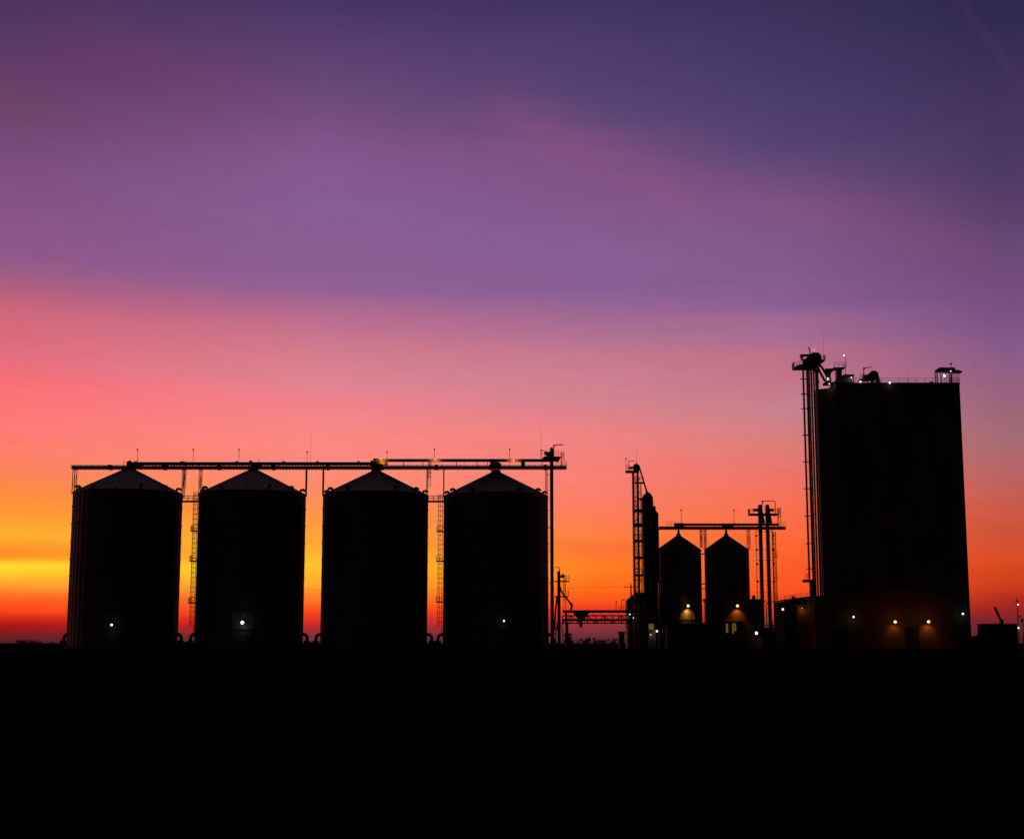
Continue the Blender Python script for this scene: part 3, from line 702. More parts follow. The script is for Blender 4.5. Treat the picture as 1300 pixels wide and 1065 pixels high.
flood(1198.4,477.3,Yr,'bright pinkish floodlight hanging under the roof canopy','w',.5,14,back=1.5,group='lit lamps on the concrete block roof')
flood(1206.8,471.3,Yr-1.1,'small lamp on the canopy edge above the bright canopy floodlight','w',.22,2,back=.3,group='lit lamps on the concrete block roof')
m = MB(); m.tube((HX(1207.5,467,Yr),Yr,HZ(467.4,Yr)),(HX(1207.5,467,Yr),Yr,HZ(462,Yr)),.06,6); m.disc_y((HX(1207.5,467,Yr),Yr,HZ(462,Yr)),.22,.3,10)
tag(m.build('beacon_post','steel'),'short unlit beacon post on top of the roof canopy','beacon')
m = MB(); c = W(1182.5,485.2,Yr-1); m.tube((c.x-.3,c.y,c.z),(c.x+.3,c.y,c.z),.2,10); m.box(c.x-.35,c.x+.35,c.y-.2,c.y+.2,ZR,c.z); tag(m.build('roof_fan','steel'),'tiny motor box on the roof left of the canopy','roof fan')
flood(1129.3,486.2,Yr-2.9,'bright lamp on the roof edge right of the round conveyor head','w',.4,.3,back=.4,group='lit lamps on the concrete block roof')
flood(1092,484.9,Yr-2.3,'bright lamp on the roof edge left of the round conveyor head','w',.4,.3,back=.4,group='lit lamps on the concrete block roof')
flood(1052.6,487.5,Yr-1,'small lamp by the spouts at the left end of the roof','w',.24,2,back=.4,group='lit lamps on the concrete block roof')

# round conveyor head on roof
t = thing('roof_conveyor','round conveyor head with spreading legs in the middle left of the block roof','conveyor head',(HX(1108,487,Yr),Yr,ZR))
m = MB(); c = W(1108,477.2,Yr); m.disc_y(c,1.05,2.0,28); m.disc_y(c,.35,2.4,12)
m.prism_y([RP(1104,480),RP(1111,480),RP(1114.2,478.5),RP(1113.8,473.5),RP(1110,471.3),RP(1106,472)],Yr-.8,Yr+.8); m.build('drum_housing','pipe',t)
for yy in (Yr-.8,Yr+.8):
    m = MB(); m.beam((HX(1113,478,Yr),yy,HZ(476,Yr)),(HX(1116.2,487,Yr),yy,ZR),.35); m.beam((HX(1107,480,Yr),yy,HZ(480,Yr)),(HX(1106.6,487,Yr),yy,ZR),.3); m.beam((HX(1111,480,Yr),yy,HZ(480,Yr)),(HX(1111,487,Yr),yy,ZR),.25)
    m.build('support_leg','steel',t)
m = MB(); m.box(*RP(1095.5,480)[:1],HX(1104,480,Yr),Yr-.7,Yr+.7,HZ(483,Yr),HZ(476.3,Yr)); m.disc_y(W(1098.5,478.5,Yr-.9),.5,.5,12); m.build('gearbox','steel',t)
m = MB(); m.box(HX(1090.6,482,Yr),HX(1104,482,Yr),Yr-1.1,Yr+1.1,HZ(483.6,Yr),HZ(482,Yr)); m.rail([(HX(1091,482,Yr),Yr-1.05,HZ(482,Yr)),(HX(1096,482,Yr),Yr-1.05,HZ(482,Yr))],1.1,.4,.035)
for px in (1092,1102): m.beam((HX(px,484,Yr),Yr,ZR),(HX(px,484,Yr),Yr,HZ(483,Yr)),.2)
m.build('platform','steel',t)
m = MB(); m.tube(W(1096.6,482,Yr),W(1096.6,467.5,Yr),.11,8); m.beam(W(1096.4,467.6,Yr),W(1106.6,465.8,Yr),.17); m.cbox(W(1096.8,468,Yr),.32,.3,.5); m.build('crane_arm','steel',t)

# boxes at left of roof
t = thing('roof_machinery','stepped machine housings with a railed platform at the left end of the block roof','machinery',(HX(1064,487,Yr),Yr,ZR))
m = MB(); m.box(HX(1061.2,475,Yr),HX(1067.8,475,Yr),Yr-.9,Yr+.9,ZR+.3,HZ(468.2,Yr)); m.prism_y([RP(1059.5,469.4),RP(1069.5,469.4),RP(1073,467.5),RP(1057,467.5)],Yr-1.3,Yr+1.3); m.build('upper_housing','pipe',t)
m = MB(); z = HZ(467.5,Yr); m.rail([(HX(1058,467,Yr),Yr-1.2,z),(HX(1073,467,Yr),Yr-1.2,z),(HX(1073,467,Yr),Yr+1.2,z)],1.1,.8,.03); m.build('handrail','steel',t)
m = MB(); m.box(HX(1070,477,Yr),HX(1083,477,Yr),Yr-1,Yr+1,HZ(478.2,Yr),HZ(476.2,Yr)); m.box(HX(1081.8,480,Yr),HX(1082.8,480,Yr),Yr-1,Yr-.8,ZR,HZ(478.2,Yr)); m.prism_y([RP(1058,486.4),RP(1082,486.4),RP(1081,482),RP(1071,478.2),RP(1062,481)],Yr-.8,Yr+1.2); m.build('lower_housing','dark',t)
m = MB(); m.prism_y([RP(1048.4,484),RP(1055.2,484),RP(1053.6,479),RP(1054.5,473),RP(1057,468.6),RP(1047.4,468.6),RP(1049.8,473),RP(1050,479)],Yr-.8,Yr+.8)
m.beam(W(1053,474,Yr),W(1061.5,467.5,Yr),.3); m.build('receiving_hopper','steel',t)
m = MB(); m.box(HX(1046,487,Yr),HX(1062,487,Yr),Yr-1.2,Yr+1.4,HZ(488.5,Yr),HZ(486,Yr)); m.build('base_deck','conc',t)
m = MB(); m.tube(W(1073.4,486,Yr),W(1073.4,450.5,Yr),.07,8,.04)
tag(m.build('lamp_mast','steel'),'tall thin mast carrying one lit lamp over the roof machinery','lamp mast')
flood(1071.3,451.4,Yr-.1,'lit lamp at the tip of the thin roof mast','w',.3,2,back=.4,group='lit lamps on the concrete block roof')
flood(1080.5,479.3,Yr-1.2,'dim lamp on the lower machine housing at the roof left end','w',.2,12,back=.3,group='lit lamps on the concrete block roof')

# tall elevator legs climbing the left side
YH = 329.0
PH = lambda a,b: (HX(a,b,YH),HZ(b,YH))
t = thing('bucket_elevator','highest elevator head and its long legs climbing the left side of the concrete block','bucket elevator',(HX(1032,816,YH),YH,G0),'bucket elevators of the plant')
for px,w,mm,yo in ((1019.6,.34,'pipe',-.3),(1024.9,.36,'pipe',0),(1027.6,.30,'steel',.2),(1030.4,.34,'pipe',.2),(1033.2,.3,'pipe',0),(1036.4,.28,'steel',.4),(1039.0,.4,'pipe',.8)):
    m = MB(); x = HX(px,486,YH); zb = HZ(735,YH) if px<1022 else G0; zt = HZ(468,YH)
    m.box(x-w/2,x+w/2,YH+yo-.3,YH+yo+.3,zb,zt); z = zb+2.7
    while z < zt: m.box(x-w/2-.04,x+w/2+.04,YH+yo-.34,YH+yo+.34,z-.04,z+.04); z += 2.7
    m.build('leg_casing',mm,t)
xa, xb = HX(1019.4,486,YH), HX(1026,486,YH)
for py in (481.5,500.5,519,552.5,586.5,620.5,655,690,722):
    m = MB(); m.box(xa-.55,xb+.2,YH-.5,YH+.1,HZ(py+.5,YH),HZ(py-.5,YH))
    m.build('casing_bracket','steel',t)
m = MB(); m.ladder(HX(1022.3,486,YH),YH-.1,HZ(728,YH),HZ(470,YH),.5,False,0,.022,.45); m.build('ladder','steel',t)
m = MB(); m.box(HX(1022.6,728,YH)-.6,HX(1033,728,YH),YH-1,YH+.9,HZ(739,YH),HZ(735.6,YH)) ; m.rail([(HX(1022,728,YH)-.2,YH-.95,HZ(735.6,YH)),(HX(1027,728,YH),YH-.95,HZ(735.6,YH))],1.2,.5,.04)
m.box(HX(1028.2,748,YH),HX(1034,748,YH),YH-.8,YH+.6,G0,HZ(737,YH)); m.build('boot_platform','steel',t)
m = MB(); c = W(1034.2,455,YH); m.disc_y(c,1.25,1.8,28); m.prism_y([PH(1026.5,467),PH(1039.5,467),PH(1042.2,459),PH(1041.5,452),PH(1038.5,448.2),PH(1030,448.6),PH(1026.5,453)],YH-.8,YH+.8)
m.prism_y([PH(1018,460),PH(1027,466),PH(1028,452),PH(1024,453.5)],YH-.6,YH+.6); m.build('elevator_head','pipe',t)
m = MB(); m.box(HX(1015.8,451,YH),HX(1029,451,YH),YH-.7,YH+.7,HZ(452,YH),HZ(450.4,YH)); m.disc_y(W(1018,452.5,YH),.38,1.2,12); m.beam(W(1017,455.5,YH),W(1022,458.5,YH),.4); m.build('drive_motor','steel',t)
m = MB(); m.prism_y([PH(1007,468.7),PH(1036,469.2),PH(1037,465.5),PH(1020,463),PH(1012.5,464.5),PH(1007,467)],YH-1.5,YH+1.5); pf = m.build('platform','steel',t)
m = MB(); z = HZ(467,YH); m.rail([(HX(1007,467,YH),YH+1.4,z),(HX(1007,467,YH),YH-1.4,z),(HX(1013.5,467,YH),YH-1.4,z)],1.15,.5,.035); m.rail([(HX(1013.5,463,YH),YH-1.4,HZ(464.5,YH)),(HX(1020,460,YH),YH-1.4,HZ(459,YH))],1.0,.5,.03); m.build('handrail','steel',pf)
m = MB(); m.prism_y([PH(1040,460.6),PH(1045.2,460.2),PH(1046.8,458.2),PH(1040,457)],YH-1,YH+1); pf = m.build('platform','steel',t)
m = MB(); z = HZ(458.2,YH); m.rail([(HX(1042,458,YH),YH-.95,z),(HX(1046.6,458,YH),YH-.95,z),(HX(1046.6,458,YH),YH+.95,z)],1.15,.45,.035); m.build('handrail','steel',pf)
m = MB(); m.path([W(1028.3,450,YH),W(1027.8,443.8,YH),W(1026.2,440.8,YH)],.14,8); m.build('crane_arm','steel',t)
for pts in (((1039.5,461),(1045,469),(1051,478)),((1037,464),(1041,472.5),(1048,483.5)),((1034,466),(1036.5,475),(1039.5,486))):
    m = MB(); q = [W(a,b,YH-.2) for a,b in pts]; q[-1].y = YH+.3; m.path(q,.27,8); m.build('grain_spout','pipe',t)
flood(1032.6,443.6,YH+.8,'pale hooded lamp on top of the highest elevator head','w',.5,12,back=.3,group='lit lamps on the concrete block roof') if False else None
m = MB(); c = W(1033.2,444.5,YH); m.box(c.x-.34,c.x+.34,c.y-.2,c.y+.2,c.z-.2,c.z+.2)
tp = m.build('hooded_lamp','glass_p',t)
flood(1051,480.3,YH-1.2,'dim lamp among the spouts left of the roof machinery','w',.2,18,back=.3,group='lit lamps on the concrete block roof')

# ------------------------------------------------------------------ annex hall before the block
YA = 298.0
t = thing('annex_hall','long low hall with shallow arched roof at the foot of the concrete block','hall',(HX(1105,816,YA),YA,G0))
prof = [(1034,757.2),(1060,752.8),(1085,749.6),(1108,747.4),(1130,746.8),(1152,747.6),(1175,750),(1193,753),(1208,756.4)]
PA = lambda a,b: (HX(a,b,YA),HZ(b,YA))
m = MB(); bl, br = HX(1034,757,YA), HX(1208,757,YA)
m.prism_y([(bl,G0),(br,G0)]+[PA(a,b+1.2) for a,b in reversed(prof)],YA,YA+24); m.build('wall','redwall',t)
m = MB(); up = [PA(a,b) for a,b in prof]; dn = [PA(a,b+1.15) for a,b in prof]
m.prism_y([(p[0],p[1]) for p in dn]+[(p[0],p[1]) for p in reversed(up)],YA-.5,YA+24.3); m.build('roof','dark',t)
for a,b in ((1060,1076),(1150,1166)):
    m = MB(); m.box(HX(a,805,YA),HX(b,805,YA),YA-.1,YA-.01,G0+.05,HZ(797,YA)); d = m.build('roller_door','dark',t)
    m = MB(); 
    for x0q,x1q in ((a-.8,a),(b,b+.8)): m.box(HX(x0q,805,YA),HX(x1q,805,YA),YA-.16,YA-.005,G0,HZ(796.3,YA))
    m.box(HX(a,805,YA),HX(b,805,YA),YA-.16,YA-.005,HZ(797,YA)+.003,HZ(796.3,YA)); m.build('frame','steel',d)
YW = 306.0
t = thing('side_wing','low wing with a pale lit panel, railed sloping roof left of the annex hall','hall',(HX(1015,816,YW),YW,G0))
m = MB(); a0, a1 = HX(996.5,800,YW), HX(1034,800,YW)
m.prism_y([(a0,G0),(a1-.05,G0),(a1-.05,HZ(757.4,YW)),(a0,HZ(762.6,YW))],YW,YW+12); m.build('wall','dark',t)
m = MB(); m.box(HX(1010,790,YW),HX(1028,790,YW),YW-.08,YW-.003,G0,HZ(768,YW)); m.build('lit_wall_panel','beige',t)  # lamplit stretch of the wing wall, its light put into a beige panel
m = MB(); m.prism_y([(a0-.4,HZ(762.5,YW)),(a1-.05,HZ(757.3,YW)),(a1-.05,HZ(755.9,YW)),(a0-.4,HZ(761.1,YW))],YW-.5,YW+12.4); m.build('roof','dark',t)
m = MB(); m.rail([(a0,YW-.3,HZ(761.1,YW)),(a1-.2,YW-.3,HZ(755.9,YW))],.75,1.1,.03)
m.cbox(W(1007,758.8,YW),.6,.6,.8); m.build('handrail','steel',t)
m = MB(); m.box(HX(1010.5,790,YW),HX(1013,790,YW),YW-.16,YW-.005,G0,HZ(770,YW)); m.box(HX(1021,790,YW),HX(1025,790,YW),YW-.13,YW-.005,HZ(772.5,YW),HZ(770,YW)); m.build('downpipe','dark',t)
flood(993.4+.1,773.2,YW+1,'white lamp on the far left corner of the beige wing','w',.4,1,back=.6)
flood(1018,772,YW-.8,'faint amber lamp added under the eave to light the wing panel','o',.1,9,back=.8)  # added lamp, brightens the panel below the eave
flood(1083.4,783,YA-.9,'small cool white lamp in the left half of the annex hall wall','c',.36,2)
fl = flood(1136,789.3,YA-.9,'warm floodlight near the middle of the annex hall wall','o',.55,32,spot=130,aim=(0,.7,-1))
lamp_light(fl, fl.location+V((0,-2.6,.3)), 16, (1,.40,.16), None, .1)  # added fill with no fixture of its own, faint wash over the hall wall
fl = flood(1178.4,789,YA-.9,'warm floodlight with amber glow near the right end of the annex hall wall','o',.55,60,spot=130,aim=(0,.7,-1))
lamp_light(fl, fl.location+V((0,-2.6,.3)), 16, (1,.40,.16), None, .1)  # same added fill, set out in front of the right-hand lamp
flood(1222,779,YB-.9,'cool white floodlight on the wall of the concrete block right of the annex hall','c',.42,1)
# on the big silos
flood(142,793,SIL[0][1]-SR-.9,'pinkish white floodlight low on the leftmost big silo','w',.46,1.5,spot=100,group='floodlights on the big silos')
flood(308,790,SIL[1][1]-SR-.9,'bright white floodlight low on the second big silo','w',.7,5,group='floodlights on the big silos')
flood(639.8,788,SIL[3][1]-SR-.9,'small white floodlight low on the fourth big silo','w',.36,.6,group='floodlights on the big silos')
# orange working lamps on the upper conveyor
for px, lab in ((484,'at the third silo peak'),(552,'over the gap between the third and fourth silos'),(652,'just right of the fourth silo peak')):
    flood(px,583.2,YC-1.5,'small amber lamp lighting the upper conveyor '+lab,'o',.12,260,back=1.1,spot=125,aim=(0,1,.35),group='amber lamps along the upper conveyor')
m = MB(); c = W(157.3,586,YC); m.tube((c.x,c.y,zc1),(c.x,c.y,c.z-.2),.06,6); 
t = thing('beacon','dim red beacon just left of the first silo peak','beacon',(c.x,c.y,zc1)); m.build('pole','steel',t)
m = MB(); m.lathe((c.x,c.y,c.z),[(.01,-.2),(.22,-.18),(.22,.15),(.01,.25)],12,True); m.build('lens','glass_r',t)

# ------------------------------------------------------------------ right side: low shed, container office, crane, masts
Yx = 322.0
t = thing('low_shed','low sloping-roofed shed between the concrete block and the blue-grey office box','shed',(HX(1224,816,Yx),Yx,G0))
x0_,x1_ = HX(1207,808,Yx),HX(1243,808,Yx)
m = MB(); m.prism_y([(x0_,G0),(x1_,G0),(x1_,HZ(811,Yx)),(x0_,HZ(802,Yx))],Yx,Yx+6); m.build('wall','dark',t)
m = MB(); m.prism_y([(x0_-.2,HZ(801.9,Yx)),(x1_+.3,HZ(811.2,Yx)),(x1_+.3,HZ(810,Yx)),(x0_-.2,HZ(800.7,Yx))],Yx-.4,Yx+6.3); m.build('roof','roof',t)
t = thing('site_office','dark blue-grey flat-roofed office box at the far right','container office',(HX(1270,816,Yx),Yx,G0))
a0,am,a1 = HX(1246.5,800,Yx),HX(1264,800,Yx),HX(1292,800,Yx)
m = MB(); m.box(a0,am,Yx,Yx+3,G0,HZ(792.6,Yx)); m.build('wall','blue',t,'lighter purple-grey end bay')
m = MB(); m.box(am+.01,a1,Yx+.15,Yx+3,G0,HZ(792.6,Yx)); m.build('wall','blue',t)
m = MB(); m.box(a0-.1,a1+.1,Yx-.1,Yx+3.1,HZ(792.5,Yx),HZ(791.6,Yx)); m.build('roof','dark',t)
m = MB(); m.box(HX(1268,800,Yx),HX(1273,800,Yx),Yx+.08,Yx+.14,HZ(806,Yx),HZ(798,Yx)); m.build('window','dark',t)
m = MB(); m.box(HX(1279,800,Yx),HX(1284,800,Yx),Yx+.06,Yx+.14,G0,HZ(798,Yx)); d = m.build('door','dark',t)
Yz = 360.0
t = thing('jib_crane','small jib crane with a slanted boom rising behind the office box','crane',(HX(1271,816,Yz),Yz,G0))
m = MB(); m.beam((HX(1271,800,Yz),Yz,G0),W(1271,786,Yz),.7); m.prism_y([(HX(a,b,Yz),HZ(b,Yz)) for a,b in ((1268.6,793),(1273,793),(1273.2,787),(1269.8,785))],Yz-.5,Yz+.5); m.build('mast','steel',t)
m = MB(); m.beam(W(1270.5,787,Yz),W(1263.2,771.5,Yz),.4,.45); m.cbox(W(1263.2,771.8,Yz),.5,.4,.6); m.build('boom','steel',t)
m = MB(); m.tube(W(1263.2,772,Yz),W(1263.2,776,Yz),.03,5); m.build('hook_cable','steel',t)
Ym = 330.0
t = thing('lamp_mast','tall dark mast with two lit lamps right of the office box','lamp mast',(HX(1292.3,816,Ym),Ym,G0))
m = MB(); m.tube((HX(1291.8,780,Ym),Ym,G0),W(1291.3,762,Ym),.14,8,.1); m.tube(W(1291.3,763,Ym),W(1290.5,757,Ym),.05,6); m.build('pole','steel',t)
m = MB(); m.disc_y(W(1291,763,Ym),.3,.4,12); m.cbox(W(1295,782.3,Ym),.4,.3,.3); m.beam(W(1291.6,782.3,Ym),W(1295,782.3,Ym),.08); m.beam(W(1291.6,767.2,Ym),W(1292.6,767.2,Ym),.07); m.build('bracket','steel',t)
for px,py,s in ((1292.5,767.3,.3),(1293,797,.32)):
    m = MB(); c = W(px,py,Ym-.3); m.lathe(c,[(.01,-s/2),(s*.5,-s*.2),(s*.45,s*.25),(.01,s/2)],12,True); l = m.build('lens','glass_w',t); lamp_light(t,(c.x,c.y-.5,c.z),10,(1,.9,.75))
m = MB(); m.tube((HX(1298.5,800,Ym),Ym,G0),W(1298.2,785,Ym),.12,8); m.disc_y(W(1297.5,787.4,Ym),.36,.4,12)
tag(m.build('signal_post','steel'),'short post with a round head at the right picture edge','post')

# ------------------------------------------------------------------ utility pole and wires
Yu = 320.0
t = thing('utility_pole','wooden utility pole with crossarm in front of the intake shed','utility pole',(HX(801,816,Yu),Yu,G0))
m = MB(); m.tube((HX(801,780,Yu),Yu,0),W(801,741.5,Yu),.2,10,.14); m.build('pole','wood',t)
m = MB(); m.beam(W(792.5,745.2,Yu),W(806,745.2,Yu),.12); 
m.build('crossarm','wood',t)
m = MB()
for px in (793.5,798,804.5): m.tube(W(px,745,Yu),W(px,743.8,Yu),.07,8)
m.path([W(798,741,Yu),W(800,739.3,Yu),W(802,740,Yu)],.04,6); m.build('insulator','alu',t)
m = MB(); a, b = W(793.5,744.4,Yu), V((-70,420,HZ(747,420)))
n = 24; pts = []
for i in range(n+1):
    q = a.lerp(b,i/n); q.z -= 4*2.2*(i/n)*(1-i/n)*.3; pts.append(q)
m.path(pts,.018,4); tag(m.build('overhead_wire','rubber'),'thin overhead wire running left from the utility pole crossarm','wire')

# ------------------------------------------------------------------ shrubs and far trees
def shrub(px, ptop, Y, wpx, lab, cat='shrub', name='shrub', seed=0, grp='low shrubs along the horizon'):
    rnd = random.Random(seed*7+3)
    h = HZ(ptop,Y); w = wpx*Y/1883/2; x = HX(px,816,Y)
    t = thing(name,lab,cat,(x,Y,0),grp)
    m = MB(); tips = []
    for k in range(6):
        a = rnd.uniform(0,6.28); e = V((x+math.cos(a)*w*.45,Y+math.sin(a)*w*.45,h*rnd.uniform(.45,.75)))
        mid = V((x,Y,h*.25)); m.tube(V((x,Y,0)) if k==0 else mid,e if k else mid,.05*h*.3+.03,6,.03); tips.append(e)
    m.build('trunk','bark',t)
    m = MB()
    cl = [(x+rnd.uniform(-.7,.7)*w, Y+rnd.uniform(-.6,.6)*w, h*rnd.uniform(.3,.82), rnd.uniform(.2,.42)) for _ in range(14)]
    for cx,cy,cz,cr in cl:
        rr = cr*min(w,h*.8)
        for _ in range(70):
            d = V((rnd.gauss(0,1),rnd.gauss(0,1),rnd.gauss(0,.8))).normalized()*rr*rnd.uniform(.4,1.05)
            c = V((cx,cy,cz))+d
            if c.z > h: c.z = h-rnd.uniform(0,.2)
            if c.z < .1: c.z = .1
            s = rnd.uniform(.08,.16)*max(1,h/3); u = V((rnd.gauss(0,1),rnd.gauss(0,1),rnd.gauss(0,1))).normalized(); v = u.orthogonal().normalized()
            m.add([c-u*s,c+v*s*.5,c+u*s,c-v*s*.5],[(0,1,2,3)])
    m.build('foliage','leaf',t)
    return t
for i,(px,pt,Y,w,lab) in enumerate((
    (26,810.6,420,15,'low rounded shrub on the far left horizon, left one of the clump'),
    (43,811.2,430,22,'wider low shrub left of the first big silo fan on the horizon'),
    (12,815,440,26,'barely rising shrub at the left picture edge'),
    (64,815,440,20,'barely rising shrub touching the leftmost silo base'),
    (722,800.5,332,13,'dark bushy shrub at the foot of the short bucket elevator'),
    (741,808,380,18,'shrub on the horizon just below the gantry hopper'),
    (752,806.8,384,15,'tallest shrub on the horizon below the low gantry'),
    (764,809.5,382,16,'shrub under the middle of the low gantry'),
    (777,808.4,381,16,'shrub under the low gantry right of its middle'),
    (789,809.6,380,13,'shrub nearest the utility pole under the gantry'),
    (397,811.5,350,10,'tiny shrub between the second and third big silos'),
    (552,812.5,350,10,'tiny shrub between the third and fourth big silos'),
    (236,812.5,350,8,'tiny shrub between the first and second big silos'),
    (1238,803.5,352,12,'dark shrub behind the low shed near the office box'),
    )):
    shrub(px,pt,Y,w,lab,seed=i)
# small hut with an overhanging roof below the right end of the gantry
Yv = 330.0
t = thing('storage_hut','small pale hut with an overhanging flat roof below the right end of the gantry','hut',(HX(788.5,816,Yv),Yv,G0))
m = MB(); m.box(HX(785.6,810,Yv),HX(792.4,810,Yv),Yv-1,Yv+1,G0,HZ(803.8,Yv)); m.build('wall','beige',t)
m = MB(); m.prism_y([(HX(a,b,Yv),HZ(b,Yv)) for a,b in ((783.6,803.8),(794.6,803.8),(793.6,802),(785.4,801.2))],Yv-1.3,Yv+1.3); m.build('roof','dark',t)
m = MB(); m.box(HX(787.6,810,Yv),HX(789.8,810,Yv),Yv-1.06,Yv-1.003,G0,HZ(807,Yv)); m.build('door','steel',t)

# ------------------------------------------------------------------ sky: measured dusk gradient
COLS = {
 15: [(0,74,47,92),(50,86,52,98),(150,108,64,108),(220,125,74,128),(326,142,83,136),(344,154,88,131),(366,176,94,127),(398,206,104,124),(450,226,110,125),(490,250,112,118),(540,254,122,118),(590,252,130,98),(620,253,138,66),(650,255,152,52),(680,255,176,48),(700,255,140,38),(708,255,152,40),(713,255,195,42),(718,255,222,48),(725,255,202,46),(735,255,175,46),(745,255,152,46),(755,255,112,38),(765,252,84,30),(776,250,70,28),(784,215,40,20),(795,165,22,22),(805,120,28,30),(812,95,33,38),(820,70,25,28)],
 400:[(0,68,48,100),(60,88,58,112),(120,105,68,122),(200,130,82,142),(260,132,88,148),(330,136,88,146),(364,147,96,146),(385,170,104,144),(410,190,111,143),(430,203,118,142),(450,213,124,142),(480,220,131,145),(510,240,130,140),(550,250,136,132),(590,252,138,122),(625,254,140,100),(650,255,148,68),(690,255,168,50),(718,255,195,45),(742,255,172,45),(755,253,130,42),(776,250,75,30),(790,215,42,35),(800,165,45,50),(810,110,50,60),(820,80,36,44)],
 750:[(0,60,46,96),(60,74,56,108),(110,80,60,114),(150,92,66,118),(200,118,75,130),(250,125,80,138),(320,132,90,148),(366,137,94,149),(392,156,103,147),(425,176,112,145),(448,194,120,143),(480,206,127,145),(510,212,130,140),(550,240,130,130),(600,248,128,118),(640,252,125,100),(680,253,127,62),(696,252,115,56),(720,255,128,35),(745,255,110,28),(765,254,80,25),(776,230,55,35),(790,165,50,48),(800,132,50,58),(812,88,42,52),(820,70,34,44)],
 1000:[(0,55,43,90),(60,62,50,98),(120,70,56,106),(180,80,62,114),(230,105,72,124),(260,120,78,130),(330,126,86,140),(388,140,94,146),(405,160,105,146),(432,170,109,145),(448,188,112,136),(475,194,115,136),(520,198,130,142),(560,218,125,120),(600,236,115,105),(640,248,112,80),(680,252,105,55),(720,253,92,38),(750,252,84,34),(770,225,62,34),(785,170,48,44),(800,125,44,54),(812,84,38,48),(820,66,32,42)],
 1280:[(0,45,35,78),(60,52,40,85),(150,66,48,96),(200,72,51,98),(260,86,58,105),(330,100,68,118),(400,122,82,132),(450,140,92,135),(500,155,98,125),(560,166,108,115),(600,185,100,100),(640,200,90,75),(680,206,82,55),(710,218,75,35),(740,205,62,30),(760,178,45,30),(775,148,36,36),(790,115,34,42),(800,98,38,48),(812,74,32,42),(820,62,28,38)],
}
def lin(c):
    c /= 255.; return c/12.92 if c <= .04045 else ((c+.055)/1.055)**2.4
w = bpy.data.worlds.new('World'); scn.world = w; w.use_nodes = True
nt = w.node_tree; nd = nt.nodes; lk = nt.links; nd.clear()
out = nd.new('ShaderNodeOutputWorld'); bg = nd.new('ShaderNodeBackground'); lk.new(bg.outputs[0], out.inputs[0])
tc = nd.new('ShaderNodeTexCoord'); sx = nd.new('ShaderNodeSeparateXYZ'); lk.new(tc.outputs['Generated'], sx.inputs[0])
def mth(op, a, b=None, c=None, clamp=False):
    n = nd.new('ShaderNodeMath'); n.operation = op; n.use_clamp = clamp
    for i, v in enumerate((a, b, c)):
        if v is None: continue
        if isinstance(v, (int, float)): n.inputs[i].default_value = v
        else: lk.new(v, n.inputs[i])
    return n.outputs[0]
def mrange(v, a, b, c=0., d=1., smooth=True):
    n = nd.new('ShaderNodeMapRange'); n.interpolation_type = 'SMOOTHSTEP' if smooth else 'LINEAR'
    lk.new(v, n.inputs['Value'])
    for k, q in zip(('From Min','From Max','To Min','To Max'), (a,b,c,d)): n.inputs[k].default_value = q
    return n.outputs[0]
az = mth('ARCTAN2', sx.outputs[0], sx.outputs[1]); el = mth('ARCSINE', sx.outputs[2])
def noise(sa, se, scale, detail=4, seed=0, tilt=0.):
    cb = nd.new('ShaderNodeCombineXYZ'); lk.new(mth('MULTIPLY', az, sa), cb.inputs[0])
    e2 = mth('ADD', el, mth('MULTIPLY', az, tilt)); lk.new(mth('MULTIPLY', e2, se), cb.inputs[1]); cb.inputs[2].default_value = seed
    n = nd.new('ShaderNodeTexNoise'); n.inputs['Scale'].default_value = scale; n.inputs['Detail'].default_value = detail; n.inputs['Roughness'].default_value = .55
    lk.new(cb.outputs[0], n.inputs['Vector']); return mth('SUBTRACT', n.outputs[0], .5)
n1 = noise(1, 6, 3.2, 3, 1.3, .12)       # broad soft bands
n2 = noise(1, 9, 9, 5, 5.1, .1)          # finer wisps
amp = mrange(el, R(1), R(10), R(.06), R(.5))
n4 = noise(1, 7, 22, 7, 7.7, .14)
warp = mth('MULTIPLY', mth('ADD', mth('ADD', mth('MULTIPLY', n1, .8), mth('MULTIPLY', n2, 1.1)), mth('MULTIPLY', n4, .9)), amp)
e = mth('ADD', el, warp)
E0, E1 = R(-1.5), R(27)
fac = mth('DIVIDE', mth('SUBTRACT', e, E0), E1-E0)
ramps = []; azs = []
for px, tab in sorted(COLS.items()):
    n = nd.new('ShaderNodeValToRGB'); cr = n.color_ramp; st = []
    for py, r_, g_, b_ in tab:
        if py < 360: r_, g_, b_ = r_+3, g_+5, b_+1     # the upper sky is a touch greyer
        st.append(((ang(px, py)[1]-E0)/(E1-E0), (lin(r_), lin(g_), lin(b_), 1)))
    st.sort(key=lambda q: q[0])
    cr.elements[0].position = st[0][0]; cr.elements[0].color = st[0][1]
    cr.elements[1].position = st[-1][0]; cr.elements[1].color = st[-1][1]
    for p, c in st[1:-1]:
        k = cr.elements.new(p); k.color = c
    lk.new(fac, n.inputs[0]); ramps.append(n.outputs[0]); azs.append(ang(px, 600)[0])
cur = ramps[0]
def mix(f, a, b, mode='MIX'):
    n = nd.new('ShaderNodeMix'); n.data_type = 'RGBA'; n.blend_type = mode; n.clamp_factor = True
    if isinstance(f, (int,float)): n.inputs[0].default_value = f
    else: lk.new(f, n.inputs[0])
    for i, v in ((6,a),(7,b)):
        if isinstance(v, tuple): n.inputs[i].default_value = v
        else: lk.new(v, n.inputs[i])
    return n.outputs[2]
for i in range(1, 5):
    cur = mix(mrange(az, azs[i-1], azs[i], 0, 1, False), cur, ramps[i])
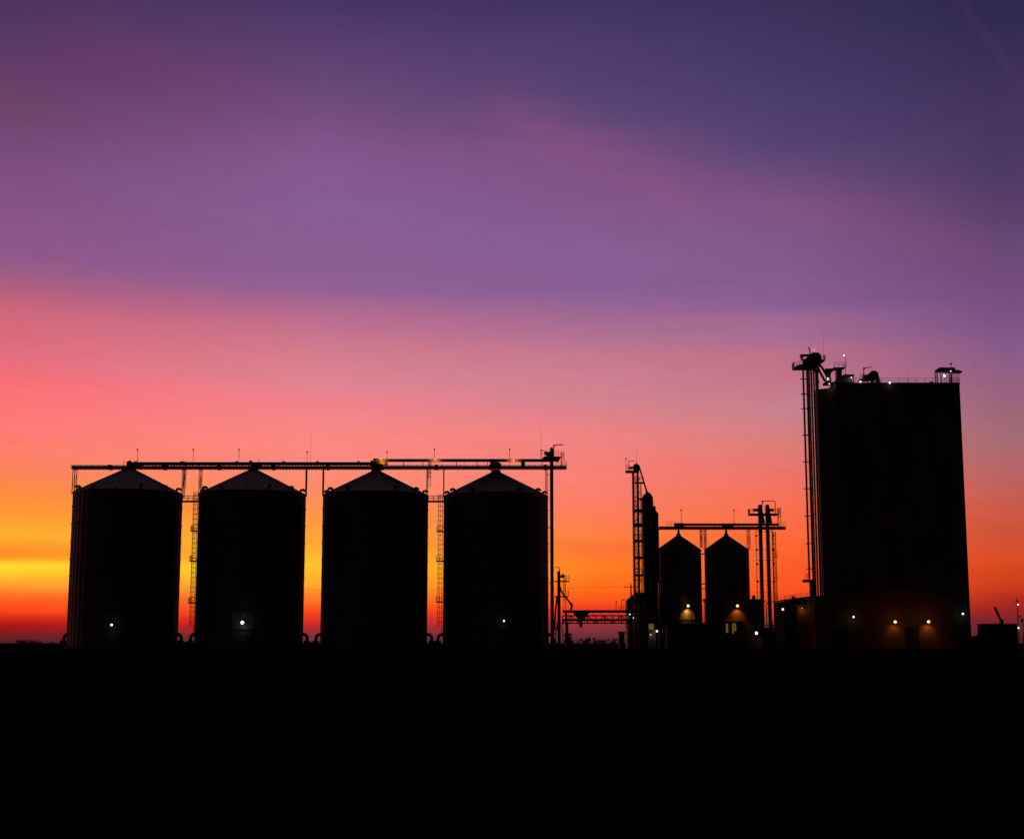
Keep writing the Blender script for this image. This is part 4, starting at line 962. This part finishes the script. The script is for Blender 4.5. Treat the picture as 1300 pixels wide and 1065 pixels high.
# pink cirrus streak, upper middle right
def streak(pa, pb, wid, col, strength, seed, fade=.25, soft=True):
    (a0, e0), (a1, e1) = ang(*pa), ang(*pb)
    L = math.hypot(a1-a0, e1-e0); ux, uy = (a1-a0)/L, (e1-e0)/L
    da = mth('SUBTRACT', az, a0); de = mth('SUBTRACT', el, e0)
    s = mth('DIVIDE', mth('ADD', mth('MULTIPLY', da, ux), mth('MULTIPLY', de, uy)), L)
    q = mth('SUBTRACT', mth('MULTIPLY', de, ux), mth('MULTIPLY', da, uy))
    if soft: q = mth('ADD', q, mth('MULTIPLY', n2, wid*2.0))
    g_ = mth('EXPONENT', mth('MULTIPLY', mth('MULTIPLY', q, q), -1/(wid*wid)))
    g_ = mth('MULTIPLY', g_, mth('MULTIPLY', mrange(s, -fade, fade), mrange(s, 1+fade, 1-fade)))
    if soft: g_ = mth('MULTIPLY', g_, mth('ADD', 1, mth('MULTIPLY', n2, 1.6)))
    return mth('MULTIPLY', g_, strength, clamp=True)
cur = mix(streak((630,150),(890,262),R(1.3),None,.26,1), cur, (lin(160),lin(85),lin(130),1))
cur = mix(streak((900,240),(1300,330),R(1.0),None,.16,2), cur, (lin(150),lin(82),lin(128),1))
cur = mix(streak((1214,-6),(1330,150),R(.2),None,.07,3,.1,False), cur, (lin(120),lin(70),lin(120),1))
cur = mix(streak((60,40),(330,120),R(1.5),None,.14,4), cur, (lin(120),lin(60),lin(105),1))
# small brightness variation of thin cloud
br = mth('ADD', 1, mth('MULTIPLY', n2, .10)); n3 = noise(1, 2.0, 60, 6, 9.2); br = mth('ADD', br, mth('MULTIPLY', n3, .07)); br = mth('ADD', br, mth('MULTIPLY', n4, .09))
# the dusk glow belongs to the west: the sky darkens towards the zenith and the east
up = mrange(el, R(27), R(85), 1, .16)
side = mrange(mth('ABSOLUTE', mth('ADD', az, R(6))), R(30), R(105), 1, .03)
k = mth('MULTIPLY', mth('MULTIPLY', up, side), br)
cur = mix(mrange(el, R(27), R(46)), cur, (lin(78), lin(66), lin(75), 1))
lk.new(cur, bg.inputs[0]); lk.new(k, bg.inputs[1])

# last light of the sun just under the left horizon glow
L = bpy.data.lights.new('sun', 'SUN'); L.energy = .04; L.angle = R(6); L.color = (1, .45, .2)
so = bpy.data.objects.new('sun', L); COL.objects.link(so)
d = V((math.sin(R(-14)), math.cos(R(-14)), math.tan(R(2.5)))); so.rotation_euler = (-d).to_track_quat('-Z','Y').to_euler()
scn.cycles.max_bounces = 4
scn.render.film_transparent = False
